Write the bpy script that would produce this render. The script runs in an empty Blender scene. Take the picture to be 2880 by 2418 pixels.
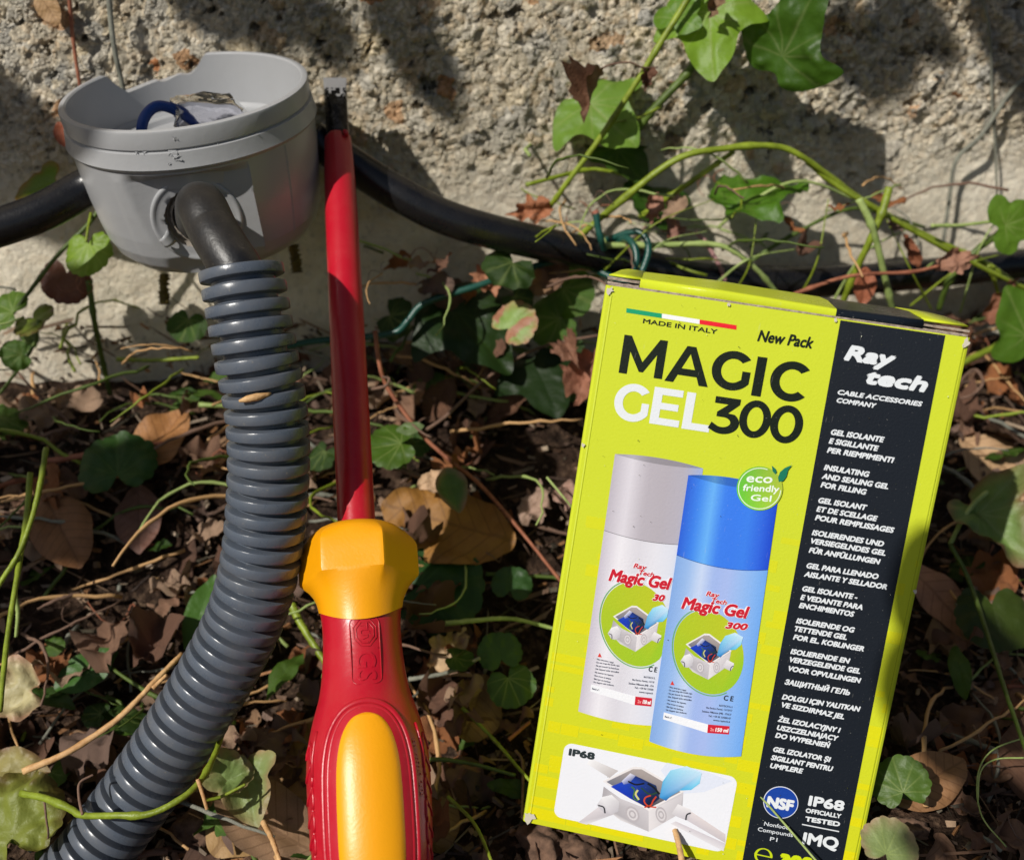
import bpy, bmesh, math, random
import numpy as np
from mathutils import Vector, Matrix, noise
rnd = random.Random(7)
R = math.radians
SC = bpy.context.scene
COL = SC.collection

# ------------------------------------------------------------------ camera, world, sun, exposure
F, CX, CY = 2900.0, 1440.0, 1209.0            # focal length and centre in photograph pixels (2880 x 2418)
PITCH = R(26)
CAMZ = 0.25
CAM = Vector((0, 0, CAMZ))
cs, sn = math.cos(PITCH), math.sin(PITCH)
RIGHT, UP, FWD = Vector((1, 0, 0)), Vector((0, sn, cs)), Vector((0, cs, -sn))
cd = bpy.data.cameras.new('camera'); cam = bpy.data.objects.new('camera', cd); COL.objects.link(cam)
cd.sensor_width = 36; cd.lens = 36 * F / 2880
cam.location = CAM; cam.rotation_euler = (math.pi / 2 - PITCH, 0, 0)
cd.clip_start = 0.01; cd.clip_end = 200
cd.dof.use_dof = True; cd.dof.focus_distance = 0.262; cd.dof.aperture_fstop = 13
SC.camera = cam

SUN = (RIGHT * -0.49 + UP * 0.35 - FWD * 0.795).normalized()     # towards the sun
sd = bpy.data.lights.new('sun', 'SUN'); so = bpy.data.objects.new('sun', sd); COL.objects.link(so)
sd.energy = 5.0; sd.angle = R(0.55); sd.color = (1.0, 0.955, 0.88)
so.rotation_euler = SUN.to_track_quat('Z', 'Y').to_euler(); so.location = SUN * 3
w = bpy.data.worlds.new('World'); SC.world = w; w.use_nodes = True
nt = w.node_tree; bg = nt.nodes['Background']; sky = nt.nodes.new('ShaderNodeTexSky')
sky.sky_type = 'NISHITA'; sky.sun_disc = False
sky.sun_elevation = math.asin(SUN.z); sky.sun_rotation = math.atan2(SUN.x, SUN.y)
nt.links.new(sky.outputs[0], bg.inputs[0]); bg.inputs[1].default_value = 0.05
SC.view_settings.view_transform = 'Standard'; SC.view_settings.look = 'None'
SC.view_settings.exposure = -0.30; SC.view_settings.gamma = 1

# ------------------------------------------------------------------ helpers
def P(px, py, Z):
    """world point at photograph pixel (px, py) and depth Z metres"""
    return CAM + RIGHT * ((px - CX) / F * Z) + UP * ((CY - py) / F * Z) + FWD * Z
def cvec(x, y, z):                               # camera space (right, down, forward) -> world direction
    return RIGHT * x - UP * y + FWD * z
def pix(p):
    d = p - CAM; z = d.dot(FWD)
    return CX + F * d.dot(RIGHT) / z, CY - F * d.dot(UP) / z, z
YAW = math.tan(R(8))
def wall_y(x): return 0.3757 + YAW * x
def ground_z(x, y):
    t = min(max((wall_y(x) - y) / 0.165, -0.3), 1.0)
    s = t * t * (3 - 2 * t) if t > 0 else t * 0.1
    n = noise.noise(Vector((x * 14, y * 14, 3))) * 0.005 + noise.noise(Vector((x * 45, y * 45, 8))) * 0.0022
    return CAMZ - 0.154 - (0.076 - min(0.012, max(-0.02, x * 0.10))) * s + n
def G(px, py, lift=0.0):
    """where the ray through a pixel meets the ground (raised by lift)"""
    d = RIGHT * ((px - CX) / F) + UP * ((CY - py) / F) + FWD
    z = 0.15
    while z < 1.2:
        p = CAM + d * z
        if p.z < ground_z(p.x, p.y) + lift or p.y > wall_y(p.x) - 0.003: return p
        z += 0.0006
    return p
def W(px, py, off=0.0):
    """where the ray through a pixel meets the wall, off metres in front of it"""
    d = RIGHT * ((px - CX) / F) + UP * ((CY - py) / F) + FWD
    z = (0.3757 - off) / (d.y - YAW * d.x)
    return CAM + d * z
def lin(c):
    return tuple(((v / 255) / 12.92 if v / 255 <= 0.04045 else ((v / 255 + 0.055) / 1.055) ** 2.4) for v in c)

def tag(o, label=None, cat=None, group=None, kind=None):
    if label: o['label'] = label
    if cat: o['category'] = cat
    if group: o['group'] = group
    if kind: o['kind'] = kind
    return o
def empty(name, loc=(0, 0, 0), mat=None):
    o = bpy.data.objects.new(name, None); COL.objects.link(o)
    if mat is not None: o.matrix_world = mat
    else: o.location = loc
    o.empty_display_size = 0.01
    return o
def mesh(name, V, Fc, m, parent=None, smooth=True, cols=None, uv=None, auto=None, mats=None, fm=None, world=False):
    me = bpy.data.meshes.new(name)
    me.from_pydata([tuple(v) for v in V], [], Fc)
    if smooth: me.polygons.foreach_set('use_smooth', [True] * len(me.polygons))
    if cols is not None:
        a = me.color_attributes.new('Col', 'FLOAT_COLOR', 'POINT')
        c = np.ones((len(V), 4), np.float32); c[:, :3] = np.array(cols)[:, :3]
        a.data.foreach_set('color', c.ravel())
    if uv is not None:
        a = me.attributes.new('leafuv', 'FLOAT_VECTOR', 'POINT')
        c = np.zeros((len(V), 3), np.float32); c[:, :2] = np.array(uv)
        a.data.foreach_set('vector', c.ravel())
    for x in (mats or [m]): me.materials.append(x)
    if fm is not None: me.polygons.foreach_set('material_index', fm)
    if auto: me.set_sharp_from_angle(angle=R(auto))
    me.update()
    o = bpy.data.objects.new(name, me); COL.objects.link(o)
    if parent:
        o.parent = parent
        if world: o.matrix_parent_inverse = parent.matrix_world.inverted()
    return o

def spline(pts, n):
    """Catmull-Rom through points (tuples of any length), n samples"""
    A = np.array([list(p) for p in pts], float)
    A = np.vstack([2 * A[0] - A[1], A, 2 * A[-1] - A[-2]])
    seg = len(A) - 3; out = []
    for i in range(n):
        t = i / (n - 1) * seg; k = min(int(t), seg - 1); t -= k
        p0, p1, p2, p3 = A[k:k + 4]
        out.append(0.5 * (2 * p1 + (p2 - p0) * t + (2 * p0 - 5 * p1 + 4 * p2 - p3) * t * t + (3 * p1 - p0 - 3 * p2 + p3) * t ** 3))
    return np.array(out)
def tube_data(path, rad, seg=8, caps=True, wob=0.0, rs=None):
    P_ = [Vector(p) for p in path]; n = len(P_)
    rad = [rad] * n if not hasattr(rad, '__len__') else rad
    T = [(P_[min(i + 1, n - 1)] - P_[max(i - 1, 0)]).normalized() for i in range(n)]
    u = T[0].orthogonal().normalized(); V = []; Fc = []
    for i in range(n):
        u = (u - T[i] * u.dot(T[i])).normalized(); v = T[i].cross(u)
        for k in range(seg):
            a = 2 * math.pi * k / seg
            r = rad[i] * (1 + (rs.uniform(-wob, wob) if rs else 0))
            V.append(P_[i] + (u * math.cos(a) + v * math.sin(a)) * r)
    for i in range(n - 1):
        for k in range(seg):
            a = i * seg + k; b = i * seg + (k + 1) % seg
            Fc.append((a, b, b + seg, a + seg))
    if caps:
        Fc.append(tuple(range(seg))[::-1]); Fc.append(tuple(range((n - 1) * seg, n * seg)))
    return V, Fc
def tube(name, path, rad, m, parent=None, seg=8, caps=True, wob=0.0, rs=None, world=False):
    V, Fc = tube_data(path, rad, seg, caps, wob, rs)
    return mesh(name, V, Fc, m, parent, world=world)
def frame(loc, n, d):
    n = n.normalized(); y = (d - n * d.dot(n)).normalized(); x = y.cross(n)
    return Matrix(((x.x, y.x, n.x, loc.x), (x.y, y.y, n.y, loc.y), (x.z, y.z, n.z, loc.z), (0, 0, 0, 1)))

# ------------------------------------------------------------------ materials
class NT:
    def __init__(s, name):
        s.m = bpy.data.materials.new(name); s.m.use_nodes = True; s.t = s.m.node_tree; s.n = s.t.nodes
        s.b = s.n['Principled BSDF']; s.out = s.n['Material Output']
    def node(s, typ, **kw):
        x = s.n.new('ShaderNode' + typ)
        for k, v in kw.items():
            if k == 'inp':
                for i, val in v.items():
                    if hasattr(val, 'is_output') or isinstance(val, bpy.types.NodeSocket): s.t.links.new(val, x.inputs[i])
                    else: x.inputs[i].default_value = val
            else: setattr(x, k, v)
        return x
    def link(s, a, b): s.t.links.new(a, b)
    def set(s, k, v):
        if isinstance(v, bpy.types.NodeSocket): s.link(v, s.b.inputs[k])
        else: s.b.inputs[k].default_value = v if not isinstance(v, tuple) or len(v) == 4 else (*v, 1)
    def noise(s, scale, detail=4, rough=0.6, vec=None, dist=0.0):
        x = s.node('TexNoise', inp={'Scale': scale, 'Detail': detail, 'Roughness': rough, 'Distortion': dist})
        if vec is not None: s.link(vec, x.inputs['Vector'])
        return x.outputs['Fac']
    def obj(s): return s.node('TexCoord').outputs['Object']
    def ramp(s, fac, stops):
        x = s.node('ValToRGB', inp={0: fac}); e = x.color_ramp.elements
        while len(e) < len(stops): e.new(0.5)
        for i, (p, c) in enumerate(stops):
            e[i].position = p; e[i].color = c if len(c) == 4 else (*c, 1)
        return x.outputs[0]
    def mix(s, fac, a, b, mode='MIX'):
        x = s.node('Mix', data_type='RGBA', blend_type=mode)
        for i, v in ((0, fac), (6, a), (7, b)):
            if isinstance(v, bpy.types.NodeSocket): s.link(v, x.inputs[i])
            else: x.inputs[i].default_value = v if i == 0 else ((*v, 1) if len(v) == 3 else v)
        return x.outputs[2]
    def math(s, op, a, b=0.0, c=None):
        x = s.node('Math', operation=op)
        for i, v in enumerate((a, b) if c is None else (a, b, c)):
            if isinstance(v, bpy.types.NodeSocket): s.link(v, x.inputs[i])
            else: x.inputs[i].default_value = v
        return x.outputs[0]
    def bump(s, h, strength=0.3, dist=0.001):
        x = s.node('Bump', inp={'Strength': strength, 'Distance': dist, 'Height': h})
        s.link(x.outputs[0], s.b.inputs['Normal'])
        return x

def bw(v): return (v, v, v)
def plastic(name, c, rough, var=0.06, bscale=900, bump=0.06, dust=0.0, dcol=(0.35, 0.30, 0.24), spec=0.5, scratch=False):
    t = NT(name); o = t.obj()
    n = t.noise(60, 5, 0.65, o)
    col = t.mix(t.math('MULTIPLY', n, var * 2), c, tuple(v * 0.6 for v in c))
    if dust:
        d1 = t.ramp(t.noise(1400, 2, 0.5, o), [(0.66, bw(0)), (0.74, bw(1))])
        d2 = t.ramp(t.noise(90, 6, 0.7, o), [(0.42, bw(0)), (0.72, bw(1))])
        d = t.math('MULTIPLY', t.math('ADD', t.math('MULTIPLY', d1, d2), t.math('MULTIPLY', d2, 0.25)), dust)
        col = t.mix(d, col, dcol)
        t.set('Roughness', t.math('ADD', t.math('MULTIPLY', d, 0.4), rough))
    else:
        t.set('Roughness', t.math('ADD', t.math('MULTIPLY', n, 0.18), rough - 0.06))
    t.set('Base Color', col); t.set('Specular IOR Level', spec)
    t.bump(t.noise(bscale, 3, 0.6, o), bump, 0.0006)
    return t.m
M = {}
M['pvc'] = plastic('grey_plastic', lin((170, 171, 173)), 0.30, 0.16, 500, 0.10, 0.16, lin((150, 138, 120)))
M['pvc_dirt'] = plastic('scuffed_grey_plastic', lin((170, 160, 148)), 0.6, 0.4, 800, 0.3)
M['rubber'] = plastic('black_rubber', lin((22, 22, 25)), 0.27, 0.2, 1200, 0.12, 0.20, lin((120, 112, 100)))
M['rubber_dusty'] = plastic('dusty_black_rubber', lin((25, 25, 28)), 0.40, 0.2, 1200, 0.15, 0.40, lin((128, 118, 102)))
M['conduit'] = plastic('slate_grey_plastic', lin((86, 94, 106)), 0.27, 0.2, 700, 0.10, 0.55, lin((150, 138, 120)))
M['red'] = plastic('red_plastic', lin((186, 18, 40)), 0.30, 0.10, 900, 0.08, 0.18, lin((220, 150, 130)))
M['yellow'] = plastic('yellow_plastic', lin((246, 166, 8)), 0.36, 0.08, 1300, 0.08, 0.10, lin((90, 60, 20)))
M['wire_green'] = plastic('green_plastic', lin((16, 74, 64)), 0.35, 0.15, 1500, 0.08, 0.25, lin((150, 170, 160)))
M['wire_end'] = plastic('rusty_wire', lin((170, 105, 85)), 0.6, 0.2)
M['blue'] = plastic('blue_plastic', lin((18, 62, 140)), 0.35)
t = NT('blackened_steel'); o = t.obj()
n = t.noise(300, 6, 0.7, o)
t.set('Base Color', t.ramp(n, [(0.4, lin((14, 15, 17))), (0.74, lin((70, 72, 78)))])); t.set('Metallic', 0.85)
t.set('Roughness', t.math('ADD', t.math('MULTIPLY', n, 0.25), 0.14)); t.bump(t.noise(700, 3, 0.6, o), 0.16, 0.0005); M['steel'] = t.m
M['worn'] = plastic('worn_steel', lin((190, 190, 192)), 0.38, 0.4, 900, 0.4); M['worn'].node_tree.nodes['Principled BSDF'].inputs['Metallic'].default_value = 0.6
t = NT('clear_gel'); t.set('Transmission Weight', 1.0); t.set('Roughness', 0.03); t.set('IOR', 1.28); t.set('Base Color', lin((225, 225, 235)))
t.bump(t.noise(220, 2, 0.5, t.obj()), 0.45, 0.002); M['gel'] = t.m
def print_mat(name, rough=0.42):
    t = NT(name); o = t.obj()
    at = t.node('Attribute', attribute_name='Col').outputs['Color']
    n = t.noise(2600, 2, 0.5, o)
    blot = t.noise(45, 5, 0.65, o)
    col = t.mix(t.math('MULTIPLY', blot, 0.16), at, t.mix(1.0, at, (0.62, 0.62, 0.6), 'MULTIPLY'))
    col = t.mix(t.math('MULTIPLY', n, 0.10), col, t.mix(1.0, col, (0.7, 0.7, 0.7), 'MULTIPLY'))
    dustm = t.ramp(t.noise(1900, 2, 0.5, o), [(0.70, bw(0)), (0.76, bw(1))])
    scr = t.node('Mapping'); t.link(o, scr.inputs[0]); scr.inputs['Scale'].default_value = (1, .12, 1); scr.inputs['Rotation'].default_value = (0, 0, .5)
    scm = t.ramp(t.noise(1500, 2, 0.5, scr.outputs[0]), [(0.735, bw(0)), (0.77, bw(1))])
    col = t.mix(t.math('MULTIPLY', t.math('MAXIMUM', dustm, t.math('MULTIPLY', scm, .7)), 0.16), col, (0.62, 0.6, 0.55))
    t.set('Base Color', col)
    t.set('Roughness', t.math('ADD', t.math('MULTIPLY', blot, .25), rough)); t.set('Specular IOR Level', 0.2)
    wv = t.math('ADD', t.noise(1500, 2, 0.5, o), t.noise(70, 3, 0.5, o))
    t.bump(wv, 0.09, 0.0006)
    return t.m
M['print'] = print_mat('printed_card', .42); M['gloss'] = print_mat('glossy_printed_card', .16)
t = NT('kraft_board'); o = t.obj()
t.set('Base Color', t.ramp(t.noise(500, 5, 0.7, o), [(0.3, lin((120, 104, 92))), (0.7, lin((196, 180, 164)))])); t.set('Roughness', 0.9)
t.bump(t.noise(1500, 3, 0.6, o), 0.5, 0.0006); M['kraft'] = t.m

def leaf_mat(name, rough=0.5, trans=0.3, pinnate=0.0, var=0.5, bump=0.3, scale=160, spots=0.0):
    t = NT(name); o = t.obj()
    at = t.node('Attribute', attribute_name='Col').outputs['Color']
    n = t.noise(scale, 6, 0.7, o)
    dark = t.mix(1.0, at, (0.45, 0.42, 0.38), 'MULTIPLY')
    col = t.mix(t.math('MULTIPLY', t.ramp(n, [(0.3, bw(0)), (0.75, bw(1))]), var), at, dark)
    h = t.noise(scale * 4, 4, 0.6, o)
    if pinnate:
        uv = t.node('Attribute', attribute_name='leafuv').outputs['Vector']
        sx = t.node('SeparateXYZ', inp={0: uv})
        ax = t.math('ABSOLUTE', sx.outputs[0])
        rib = t.math('FRACT', t.math('MULTIPLY', t.math('SUBTRACT', sx.outputs[1], t.math('MULTIPLY', ax, 0.75)), 9.0))
        rib = t.math('LESS_THAN', t.math('ABSOLUTE', t.math('SUBTRACT', rib, 0.5)), 0.07)
        mid = t.math('LESS_THAN', ax, 0.012)
        vein = t.math('MAXIMUM', rib, mid)
        col = t.mix(t.math('MULTIPLY', vein, pinnate), col, t.mix(1.0, col, (0.55, 0.5, 0.45), 'MULTIPLY'))
        h = t.math('ADD', h, t.math('MULTIPLY', vein, -0.5))
    if spots:
        sp = t.ramp(t.noise(scale * 0.35, 3, 0.5, o), [(0.60, bw(0)), (0.66, bw(1))])
        col = t.mix(t.math('MULTIPLY', sp, spots), col, lin((92, 62, 40)))
    t.set('Base Color', col); t.set('Roughness', rough)
    bp = t.bump(h, bump, 0.0008)
    tr = t.node('BsdfTranslucent', inp={0: col}); mx = t.node('MixShader', inp={0: trans})
    t.link(bp.outputs[0], tr.inputs['Normal'])
    t.link(t.b.outputs[0], mx.inputs[1]); t.link(tr.outputs[0], mx.inputs[2]); t.link(mx.outputs[0], t.out.inputs['Surface'])
    return t.m
M['leaf'] = leaf_mat('green_leaf', 0.46, 0.42, 0, 0.5, 0.4, 90, 0.25)
M['leaf_spot'] = leaf_mat('spotted_green_leaf', 0.5, 0.28, 0, 0.4, 0.4, 150, 0.9)
M['dry'] = leaf_mat('dry_leaf', 0.62, 0.14, 0.55, 0.65, 0.5, 110)
M['dry_plain'] = leaf_mat('crumpled_dry_leaf', 0.7, 0.1, 0, 0.8, 0.7, 220)
def stem_mat(name, c1, c2, rough=0.5, sc=180):
    t = NT(name); o = t.obj(); n = t.noise(sc, 5, 0.65, o)
    t.set('Base Color', t.ramp(n, [(0.3, c1), (0.72, c2)])); t.set('Roughness', rough)
    t.bump(t.noise(1400, 3, 0.6, o), 0.3, 0.0006); return t.m
M['stem'] = stem_mat('green_stem', lin((98, 112, 22)), lin((150, 168, 52)), 0.42)
M['stem_dark'] = stem_mat('dark_green_stem', lin((58, 74, 24)), lin((96, 118, 44)))
M['stem_pale'] = stem_mat('pale_green_stem', lin((128, 150, 78)), lin((176, 192, 118)))
M['stem_pink'] = stem_mat('pink_stem', lin((150, 104, 104)), lin((190, 150, 146)))
M['twig'] = stem_mat('brown_twig', lin((84, 62, 50)), lin((140, 110, 92)), 0.8)
M['twig_red'] = stem_mat('reddish_twig', lin((112, 60, 40)), lin((176, 112, 82)), 0.7)
M['twig_grey'] = stem_mat('grey_twig', lin((92, 92, 82)), lin((150, 150, 136)), 0.8)
M['straw'] = stem_mat('straw', lin((170, 124, 74)), lin((222, 182, 130)), 0.65, 350)
M['spike'] = stem_mat('withered_spike', lin((70, 54, 22)), lin((128, 112, 48)), 0.8, 700)

# concrete: exposed aggregate above, smooth render below
t = NT('weathered_concrete'); o = t.obj(); sp = t.node('SeparateXYZ', inp={0: o})
edge = t.math('ADD', sp.outputs[2], t.math('MULTIPLY', t.math('SUBTRACT', t.noise(14, 4, 0.6, o), 0.5), 0.07))
rough_mask = t.node('MapRange', inp={0: edge, 1: CAMZ - 0.094, 2: CAMZ - 0.064, 3: 0.0, 4: 1.0}).outputs[0]
vd = t.node('Mix', data_type='VECTOR', inp={0: 0.006}); t.link(o, vd.inputs[4])
nv = t.node('TexNoise', inp={'Scale': 170.0, 'Detail': 3.0}); t.link(o, nv.inputs['Vector']); t.link(nv.outputs['Color'], vd.inputs[5])
warp = vd.outputs[1]
v1 = t.node('TexVoronoi', inp={'Scale': 165.0, 'Randomness': 1.0}); t.link(warp, v1.inputs['Vector'])
v2 = t.node('TexVoronoi', inp={'Scale': 420.0, 'Randomness': 1.0}); t.link(warp, v2.inputs['Vector'])
v1c = t.node('SeparateColor', inp={0: v1.outputs['Color']}); v2c = t.node('SeparateColor', inp={0: v2.outputs['Color']})
big = t.noise(9, 5, 0.65, o); mid = t.noise(38, 5, 0.7, o); fine = t.noise(520, 5, 0.72, o)
paste = t.ramp(mid, [(0.25, lin((176, 171, 160))), (0.5, lin((216, 211, 198))), (0.8, lin((236, 232, 223)))])
stones = t.ramp(v1c.outputs[0], [(0.0, lin((170, 170, 168))), (0.35, lin((214, 209, 198))), (0.6, lin((190, 188, 182))), (0.85, lin((214, 203, 180))), (0.985, lin((190, 150, 116))), (1.0, lin((196, 136, 96)))])
sand = t.ramp(v2c.outputs[1], [(0.0, lin((140, 136, 128))), (0.4, lin((212, 205, 190))), (0.85, lin((194, 174, 146))), (1.0, lin((226, 221, 212)))])
stone_here = t.math('GREATER_THAN', v1c.outputs[1], 0.60)
agg = t.mix(stone_here, t.mix(0.65, paste, sand), stones)
col = t.mix(rough_mask, t.mix(0.22, paste, sand), agg)
grime = t.ramp(big, [(0.44, bw(0)), (0.74, bw(1))])
col = t.mix(t.math('MULTIPLY', grime, 0.36), col, lin((98, 94, 74)))
pit = t.ramp(t.noise(150, 4, 0.65, o), [(0.30, bw(1)), (0.40, bw(0))])
col = t.mix(t.math('MULTIPLY', t.math('MULTIPLY', pit, rough_mask), 0.55), col, lin((74, 68, 56)))
speck = t.ramp(fine, [(0.34, bw(1)), (0.44, bw(0))])
col = t.mix(t.math('MULTIPLY', speck, 0.35), col, lin((96, 90, 78)))
col = t.mix(1.0, col, (1.17, 1.12, 1.03), 'MULTIPLY')
t.set('Base Color', col); t.set('Roughness', 0.92); t.set('Specular IOR Level', 0.2)
dome = t.math('SUBTRACT', 0.6, v1.outputs['Distance']); dome2 = t.math('SUBTRACT', 0.6, v2.outputs['Distance'])
h = t.math('MULTIPLY', t.math('MULTIPLY', dome, stone_here), 0.9)
h = t.math('ADD', h, t.math('MULTIPLY', dome2, 0.6))
h = t.math('ADD', h, t.math('MULTIPLY', mid, 1.6))
h = t.math('ADD', h, t.math('MULTIPLY', pit, -1.1))
h = t.math('ADD', h, t.math('MULTIPLY', fine, 0.75))
h = t.math('MULTIPLY', h, t.math('ADD', t.math('MULTIPLY', rough_mask, 0.93), 0.07))
h = t.math('ADD', h, t.math('MULTIPLY', big, 1.6))
h = t.math('ADD', h, t.math('MULTIPLY', fine, 0.10))
dp = t.node('Displacement', inp={'Height': h, 'Midlevel': 1.8, 'Scale': 0.0052}); t.link(dp.outputs[0], t.out.inputs['Displacement'])
t.m.displacement_method = 'BOTH'; M['concrete'] = t.m
t = NT('dark_soil'); o = t.obj()
n1 = t.noise(60, 6, 0.7, o); n2 = t.noise(320, 5, 0.7, o)
col = t.ramp(n1, [(0.3, lin((26, 20, 16))), (0.6, lin((58, 43, 34))), (0.8, lin((92, 70, 56)))])
col = t.mix(t.ramp(n2, [(0.5, bw(0)), (0.75, bw(0.7))]), col, lin((128, 104, 84)))
t.set('Base Color', col); t.set('Roughness', 0.95); t.set('Specular IOR Level', 0.15)
vv = t.node('TexVoronoi', inp={'Scale': 120.0}); t.link(o, vv.inputs['Vector'])
h = t.math('ADD', t.math('MULTIPLY', n1, 1.6), t.math('ADD', t.math('MULTIPLY', n2, 0.7), t.math('MULTIPLY', vv.outputs['Distance'], -0.9)))
dp = t.node('Displacement', inp={'Height': h, 'Midlevel': 0.9, 'Scale': 0.004}); t.link(dp.outputs[0], t.out.inputs['Displacement'])
t.m.displacement_method = 'BOTH'; M['soil'] = t.m

# ------------------------------------------------------------------ the setting: wall and soil
def axis(lo, hi, d, far_lo, far_hi):
    a = list(np.arange(lo, hi + d / 2, d)); s = d; x = a[-1]
    while x < far_hi: s *= 1.5; x += s; a.append(x)
    s = d; x = a[0]; pre = []
    while x > far_lo: s *= 1.5; x -= s; pre.append(x)
    return np.array(pre[::-1] + a)
def grid_faces(ny, nx):
    i = np.arange(ny - 1)[:, None] * nx + np.arange(nx - 1)[None, :]
    return np.stack([i, i + 1, i + nx + 1, i + nx], -1).reshape(-1, 4).tolist()
xs = axis(-0.235, 0.27, 0.0009, -2.0, 2.0); zs = axis(CAMZ - 0.20, CAMZ + 0.035, 0.0009, -0.6, 2.0)
X, Zg = np.meshgrid(xs, zs); Yg = 0.3757 + YAW * X
wall = mesh('concrete_wall', np.stack([X, Yg, Zg], -1).reshape(-1, 3), grid_faces(len(zs), len(xs)), M['concrete'])
tag(wall, 'weathered concrete wall, pitted stones above and smooth band below, behind everything', 'wall')
xs = axis(-0.26, 0.30, 0.0022, -6, 6); ys = axis(0.06, 0.44, 0.0022, -6, 0.5)
gz = [(x, y, ground_z(x, y)) for y in ys for x in xs]
soil = mesh('soil', gz, grid_faces(len(ys), len(xs)), M['soil']); soil['kind'] = 'structure'

# ------------------------------------------------------------------ round junction box (broken grey vessel)
ray = cvec((515 - CX) / F, (247 - CY) / F, 1).normalized()
e = cvec(-.24, -.971, 0); e = (e - ray * e.dot(ray)).normalized()
AX = (e * math.cos(R(16.2)) - ray * math.sin(R(16.2))).normalized()      # vessel axis, up
FR = (-ray - AX * (-ray).dot(AX)).normalized()                           # towards the camera
RT = FR.cross(AX) * -1
if RT.dot(RIGHT) < 0: RT = -RT
VC = P(520, 247, 0.306)
VM = Matrix(((RT.x, FR.x, AX.x, VC.x), (RT.y, FR.y, AX.y, VC.y), (RT.z, FR.z, AX.z, VC.z), (0, 0, 0, 1)))
box = empty('junction_box', mat=VM)
tag(box, 'round grey plastic junction box with broken rim, open at the top, hanging on the cables', 'junction box')
mm = 0.001
prof = [(0.0, 35.6), (-0.25, 36.1), (-0.8, 36.3), (-5.2, 36.1), (-5.6, 35.5), (-5.9, 35.5), (-6.2, 36.4), (-9.8, 37.0), (-10.6, 37.2), (-11.2, 36.9), (-11.8, 36.2),
        (-18, 35.8), (-26, 35.2), (-34, 34.3), (-39, 33.4), (-43, 31.8), (-46, 29.2), (-48, 25.4), (-49.0, 20), (-49.2, 10)]
pz = np.array([p[0] for p in prof][::-1]); pr = np.array([p[1] for p in prof][::-1])
PH0, BD, BW, ZT = R(-9), 31.4, 16.8, -14.0
def rc(z): return float(np.interp(z, pz, pr))
def notch(th):
    d = (math.degrees(th)) % 360                    # 0 = front, clockwise seen from above towards the right
    xp = [0, 164.5, 166, 172, 176, 181, 187, 191, 193, 204, 211, 216, 220.5, 221.5, 360]
    fp = [0, 0, .5, 4.8, 6.0, 5.4, 6.4, 6.8, 6.1, 6.9, 7.2, 4.2, .8, 0, 0]
    return float(np.interp(d, xp, fp))
dl = math.atan(BW / BD)
ths = sorted(set([2 * math.pi * k / 220 - math.pi for k in range(220)] + [PH0 + dl - 0.002, PH0 + dl + 0.004, R(40) - .014, R(40) - .008, R(40) + .004, R(40) + .010]))
rows = sorted(set([p[0] for p in prof[1:]] + list(np.arange(-44, -11, .9)) + [ZT + 1.6, ZT + .3, ZT - .9, ZT - 1.05]), reverse=True)
def r_out(th, z):
    r = rc(z); d = th - PH0
    if abs(d) < R(60) and z < ZT + 1.6:
        if z > -45:
            x = BD * math.tan(d)
            k = min(1, max(0, (z + 45) / 6))
            rp = (BD - (1 - k) * 3) / math.cos(d)
            kk_ = min(1, max(0, (ZT + 1.6 - z) / 2.5))
            if d >= 0 and x < BW: r = (rp if rp > r else r + (rp - r) * kk_) if z > -39 else r + (rp - r) * max(0, (z + 45) / 6)
            elif d < 0 and x > -BW - 6: r = r + (min(rp, r + 0.25) - r) * kk_
    if abs(th - R(40)) < .006 and -40 < z < -6.2: r += 0.35
    if z < -11: r += .12 * noise.noise(Vector((math.sin(th) * 2.5, math.cos(th) * 2.5, z * .09)))
    return r
V = []; n = len(ths)
outer_rows = [0.0] + rows
for z0 in outer_rows:
    for th in ths:
        z = min(z0, -notch(th)); r = r_out(th, z0) if z0 < -12 else rc(z)
        V.append((r * math.sin(th) * mm, r * math.cos(th) * mm, z * mm))
Fc = []
for i in range(len(outer_rows) - 1):
    for k in range(n):
        a = i * n + k; b = i * n + (k + 1) % n
        Fc.append((a, a + n, b + n, b))
c0 = len(V); V.append((0, 0, -49.2 * mm))
for k in range(n): Fc.append(((len(outer_rows) - 1) * n + k, c0, (len(outer_rows) - 1) * n + (k + 1) % n))
inner = [0.0, -0.4, -1, -4, -8, -12, -18.0]
ib = len(V)
for z0 in inner:
    for th in ths:
        z = min(z0, -notch(th)) ; r = (34.6 if z0 > -.2 else 34.2) - 1.2 * max(0, -z) / 14
        V.append((r * math.sin(th) * mm, r * math.cos(th) * mm, z * mm))
for i in range(len(inner) - 1):
    for k in range(n):
        a = ib + i * n + k; b = ib + i * n + (k + 1) % n
        Fc.append((a, b, b + n, a + n))
for k in range(n): Fc.append((k, (k + 1) % n, ib + (k + 1) % n, ib + k))
c0 = len(V); V.append((0, 0, -18.0 * mm))
for k in range(n): Fc.append((ib + (len(inner) - 1) * n + k, ib + (len(inner) - 1) * n + (k + 1) % n, c0))
shell = mesh('shell', V, Fc, M['pvc'], box, auto=32)
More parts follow.
